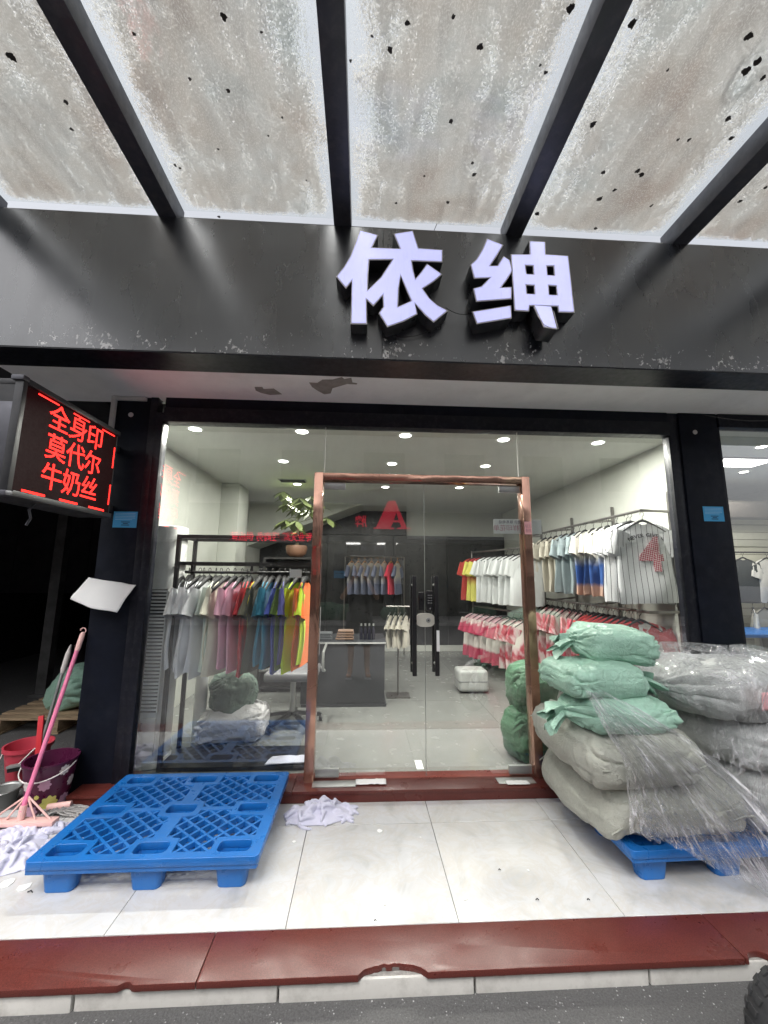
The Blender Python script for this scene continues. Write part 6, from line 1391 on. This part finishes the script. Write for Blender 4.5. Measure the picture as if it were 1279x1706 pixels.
for s in (-1, 1):
    sh0 = V(s*.17, .0, 1.37, .055, upc); el = V(s*.27, .13, 1.14, .041, sh0); fa_ = V(s*.18, .26, 1.30, .036, el); wr_ = V(s*.095, .335, 1.44, .026, fa_); pm = V(s*.075, .365, 1.485, (.036, .020), wr_); hands.append((s, pm))
    hip = V(s*.10, .0, .84, .085, pel); kn_ = V(s*.115, .02, .48, .056, hip); ca_ = V(s*.12, -.01, .34, .052, kn_); an_ = V(s*.125, 0, .09, .036, ca_); he = V(s*.128, -.02, .045, .034, an_); to = V(s*.15, .16, .032, (.042, .022), an_)
    for k in range(4):
        f1_ = V(s*(.060-.000*k)+s*.018, .375, 1.515-.018*k+.012, .0095, pm); f2_ = V(s*.035, .385, 1.520-.018*k+.012, .0085, f1_); f3_ = V(s*.018, .378, 1.520-.018*k+.010, .007, f2_)
    t1_ = V(s*.055, .335, 1.470, .011, pm); t2_ = V(s*.030, .330, 1.49, .009, t1_)
skin_obj('body', vs, es, rs, 'skin', ps_, 2)
def loft(rings, n=28): return B().grid(lambda u, v: (lambda i, f: Vector((lerp(rings[i][0], rings[i+1][0], f)+lerp(rings[i][3], rings[i+1][3], f)*math.cos(2*math.pi*u)-.03, PY+lerp(rings[i][1], rings[i+1][1], f)+lerp(rings[i][4], rings[i+1][4], f)*math.sin(2*math.pi*u), G0+lerp(rings[i][2], rings[i+1][2], f))))(min(len(rings)-2, int(v*(len(rings)-1))), v*(len(rings)-1)-min(len(rings)-2, int(v*(len(rings)-1)))), n, 22, wrap=True)
loft([(0, .005, .80, .185, .135), (0, 0, 1.0, .165, .125), (0, 0, 1.25, .185, .135), (0, 0, 1.37, .185, .115), (0, .005, 1.43, .09, .08), (0, .01, 1.455, .062, .062)]).build('t_shirt', 'tee_black', ps_, smooth=True, solid=.004)
for s in (-1, 1):
    a = Vector((s*.13-.03, PY, G0+1.385)); e = Vector((s*.255-.03, PY+.10, G0+1.19)); B().tube([a, lerp(a, e, .5), e], [.075, .068, .066], 16, cap=False).build('shirt_sleeve', 'tee_black', ps_, smooth=True, solid=.004)
    B().tube([(s*.09-.03, PY, G0+.93), (s*.108-.03, PY, G0+.7), (s*.118-.03, PY+.01, G0+.46)], [.105, .098, .092], 20, cap=False).build('shorts_leg', 'shorts_grey', ps_, smooth=True, solid=.004)
    B().box(s*.14-.05-.03, s*.14+.05-.03, PY-.07, PY+.21, G0+.002, G0+.018).build('sandal_sole', 'sandal_grey', ps_, bevel=.007); B().tube([(s*.14-.052-.03, PY+.10, G0+.02), (s*.14-.03, PY+.11, G0+.075), (s*.14+.052-.03, PY+.10, G0+.02)], .014, 8).build('sandal_strap', 'sandal_grey', ps_, smooth=True)
loft([(0, .0, .83, .17, .125), (0, 0, .90, .165, .122), (0, 0, 1.0, .152, .115)]).build('shorts_waist', 'shorts_grey', ps_, smooth=True)
hb = B().grid(lambda u, v: Vector((-.03+.088*math.cos(2*math.pi*u)*math.sin(v*1.75), PY+.022+.102*math.sin(2*math.pi*u)*math.sin(v*1.75)-.012*v, G0+1.605+.098*math.cos(v*1.75)+(.045*v if math.sin(2*math.pi*u) > .2 else -.05*v))), 30, 14, wrap=True); hb.build('hair', 'hair_black', ps_, smooth=True)
for s in (-1, 1): B().lathe([(.010, -.006), (.011, 0), (.006, .006)], 12, (s*.030-.03, PY+.121, G0+1.60), 'Y').build('eye', 'hair_black', ps_, smooth=True); B().lathe([(.012, -.02), (.018, 0), (.012, .02)], 10, (s*.079-.03, PY+.03, G0+1.585), 'Z').build('ear', 'skin', ps_, smooth=True)
B().tube([(-.03, PY+.122, G0+1.605), (-.03, PY+.142, G0+1.575), (-.03, PY+.125, G0+1.565)], [.008, .014, .008], 8).build('nose', 'skin', ps_, smooth=True); B().tube([(-.052, PY+.112, G0+1.535), (-.03, PY+.12, G0+1.533), (-.008, PY+.112, G0+1.535)], .006, 6).build('mouth', 'paper_pink', ps_, smooth=True)
ph_ = thing('phone', (-.0, -.05, 1.36), 'dark phone held upright before the face of the photographer', 'phone')
B().box(-.066, .010, -.052, -.043, 1.355, 1.515).build('shell', 'scooter_dark', ph_, bevel=.008); B().box(-.06, -.025, -.043, -.040, 1.455, 1.50).build('camera_bump', 'black_plastic', ph_, bevel=.003)
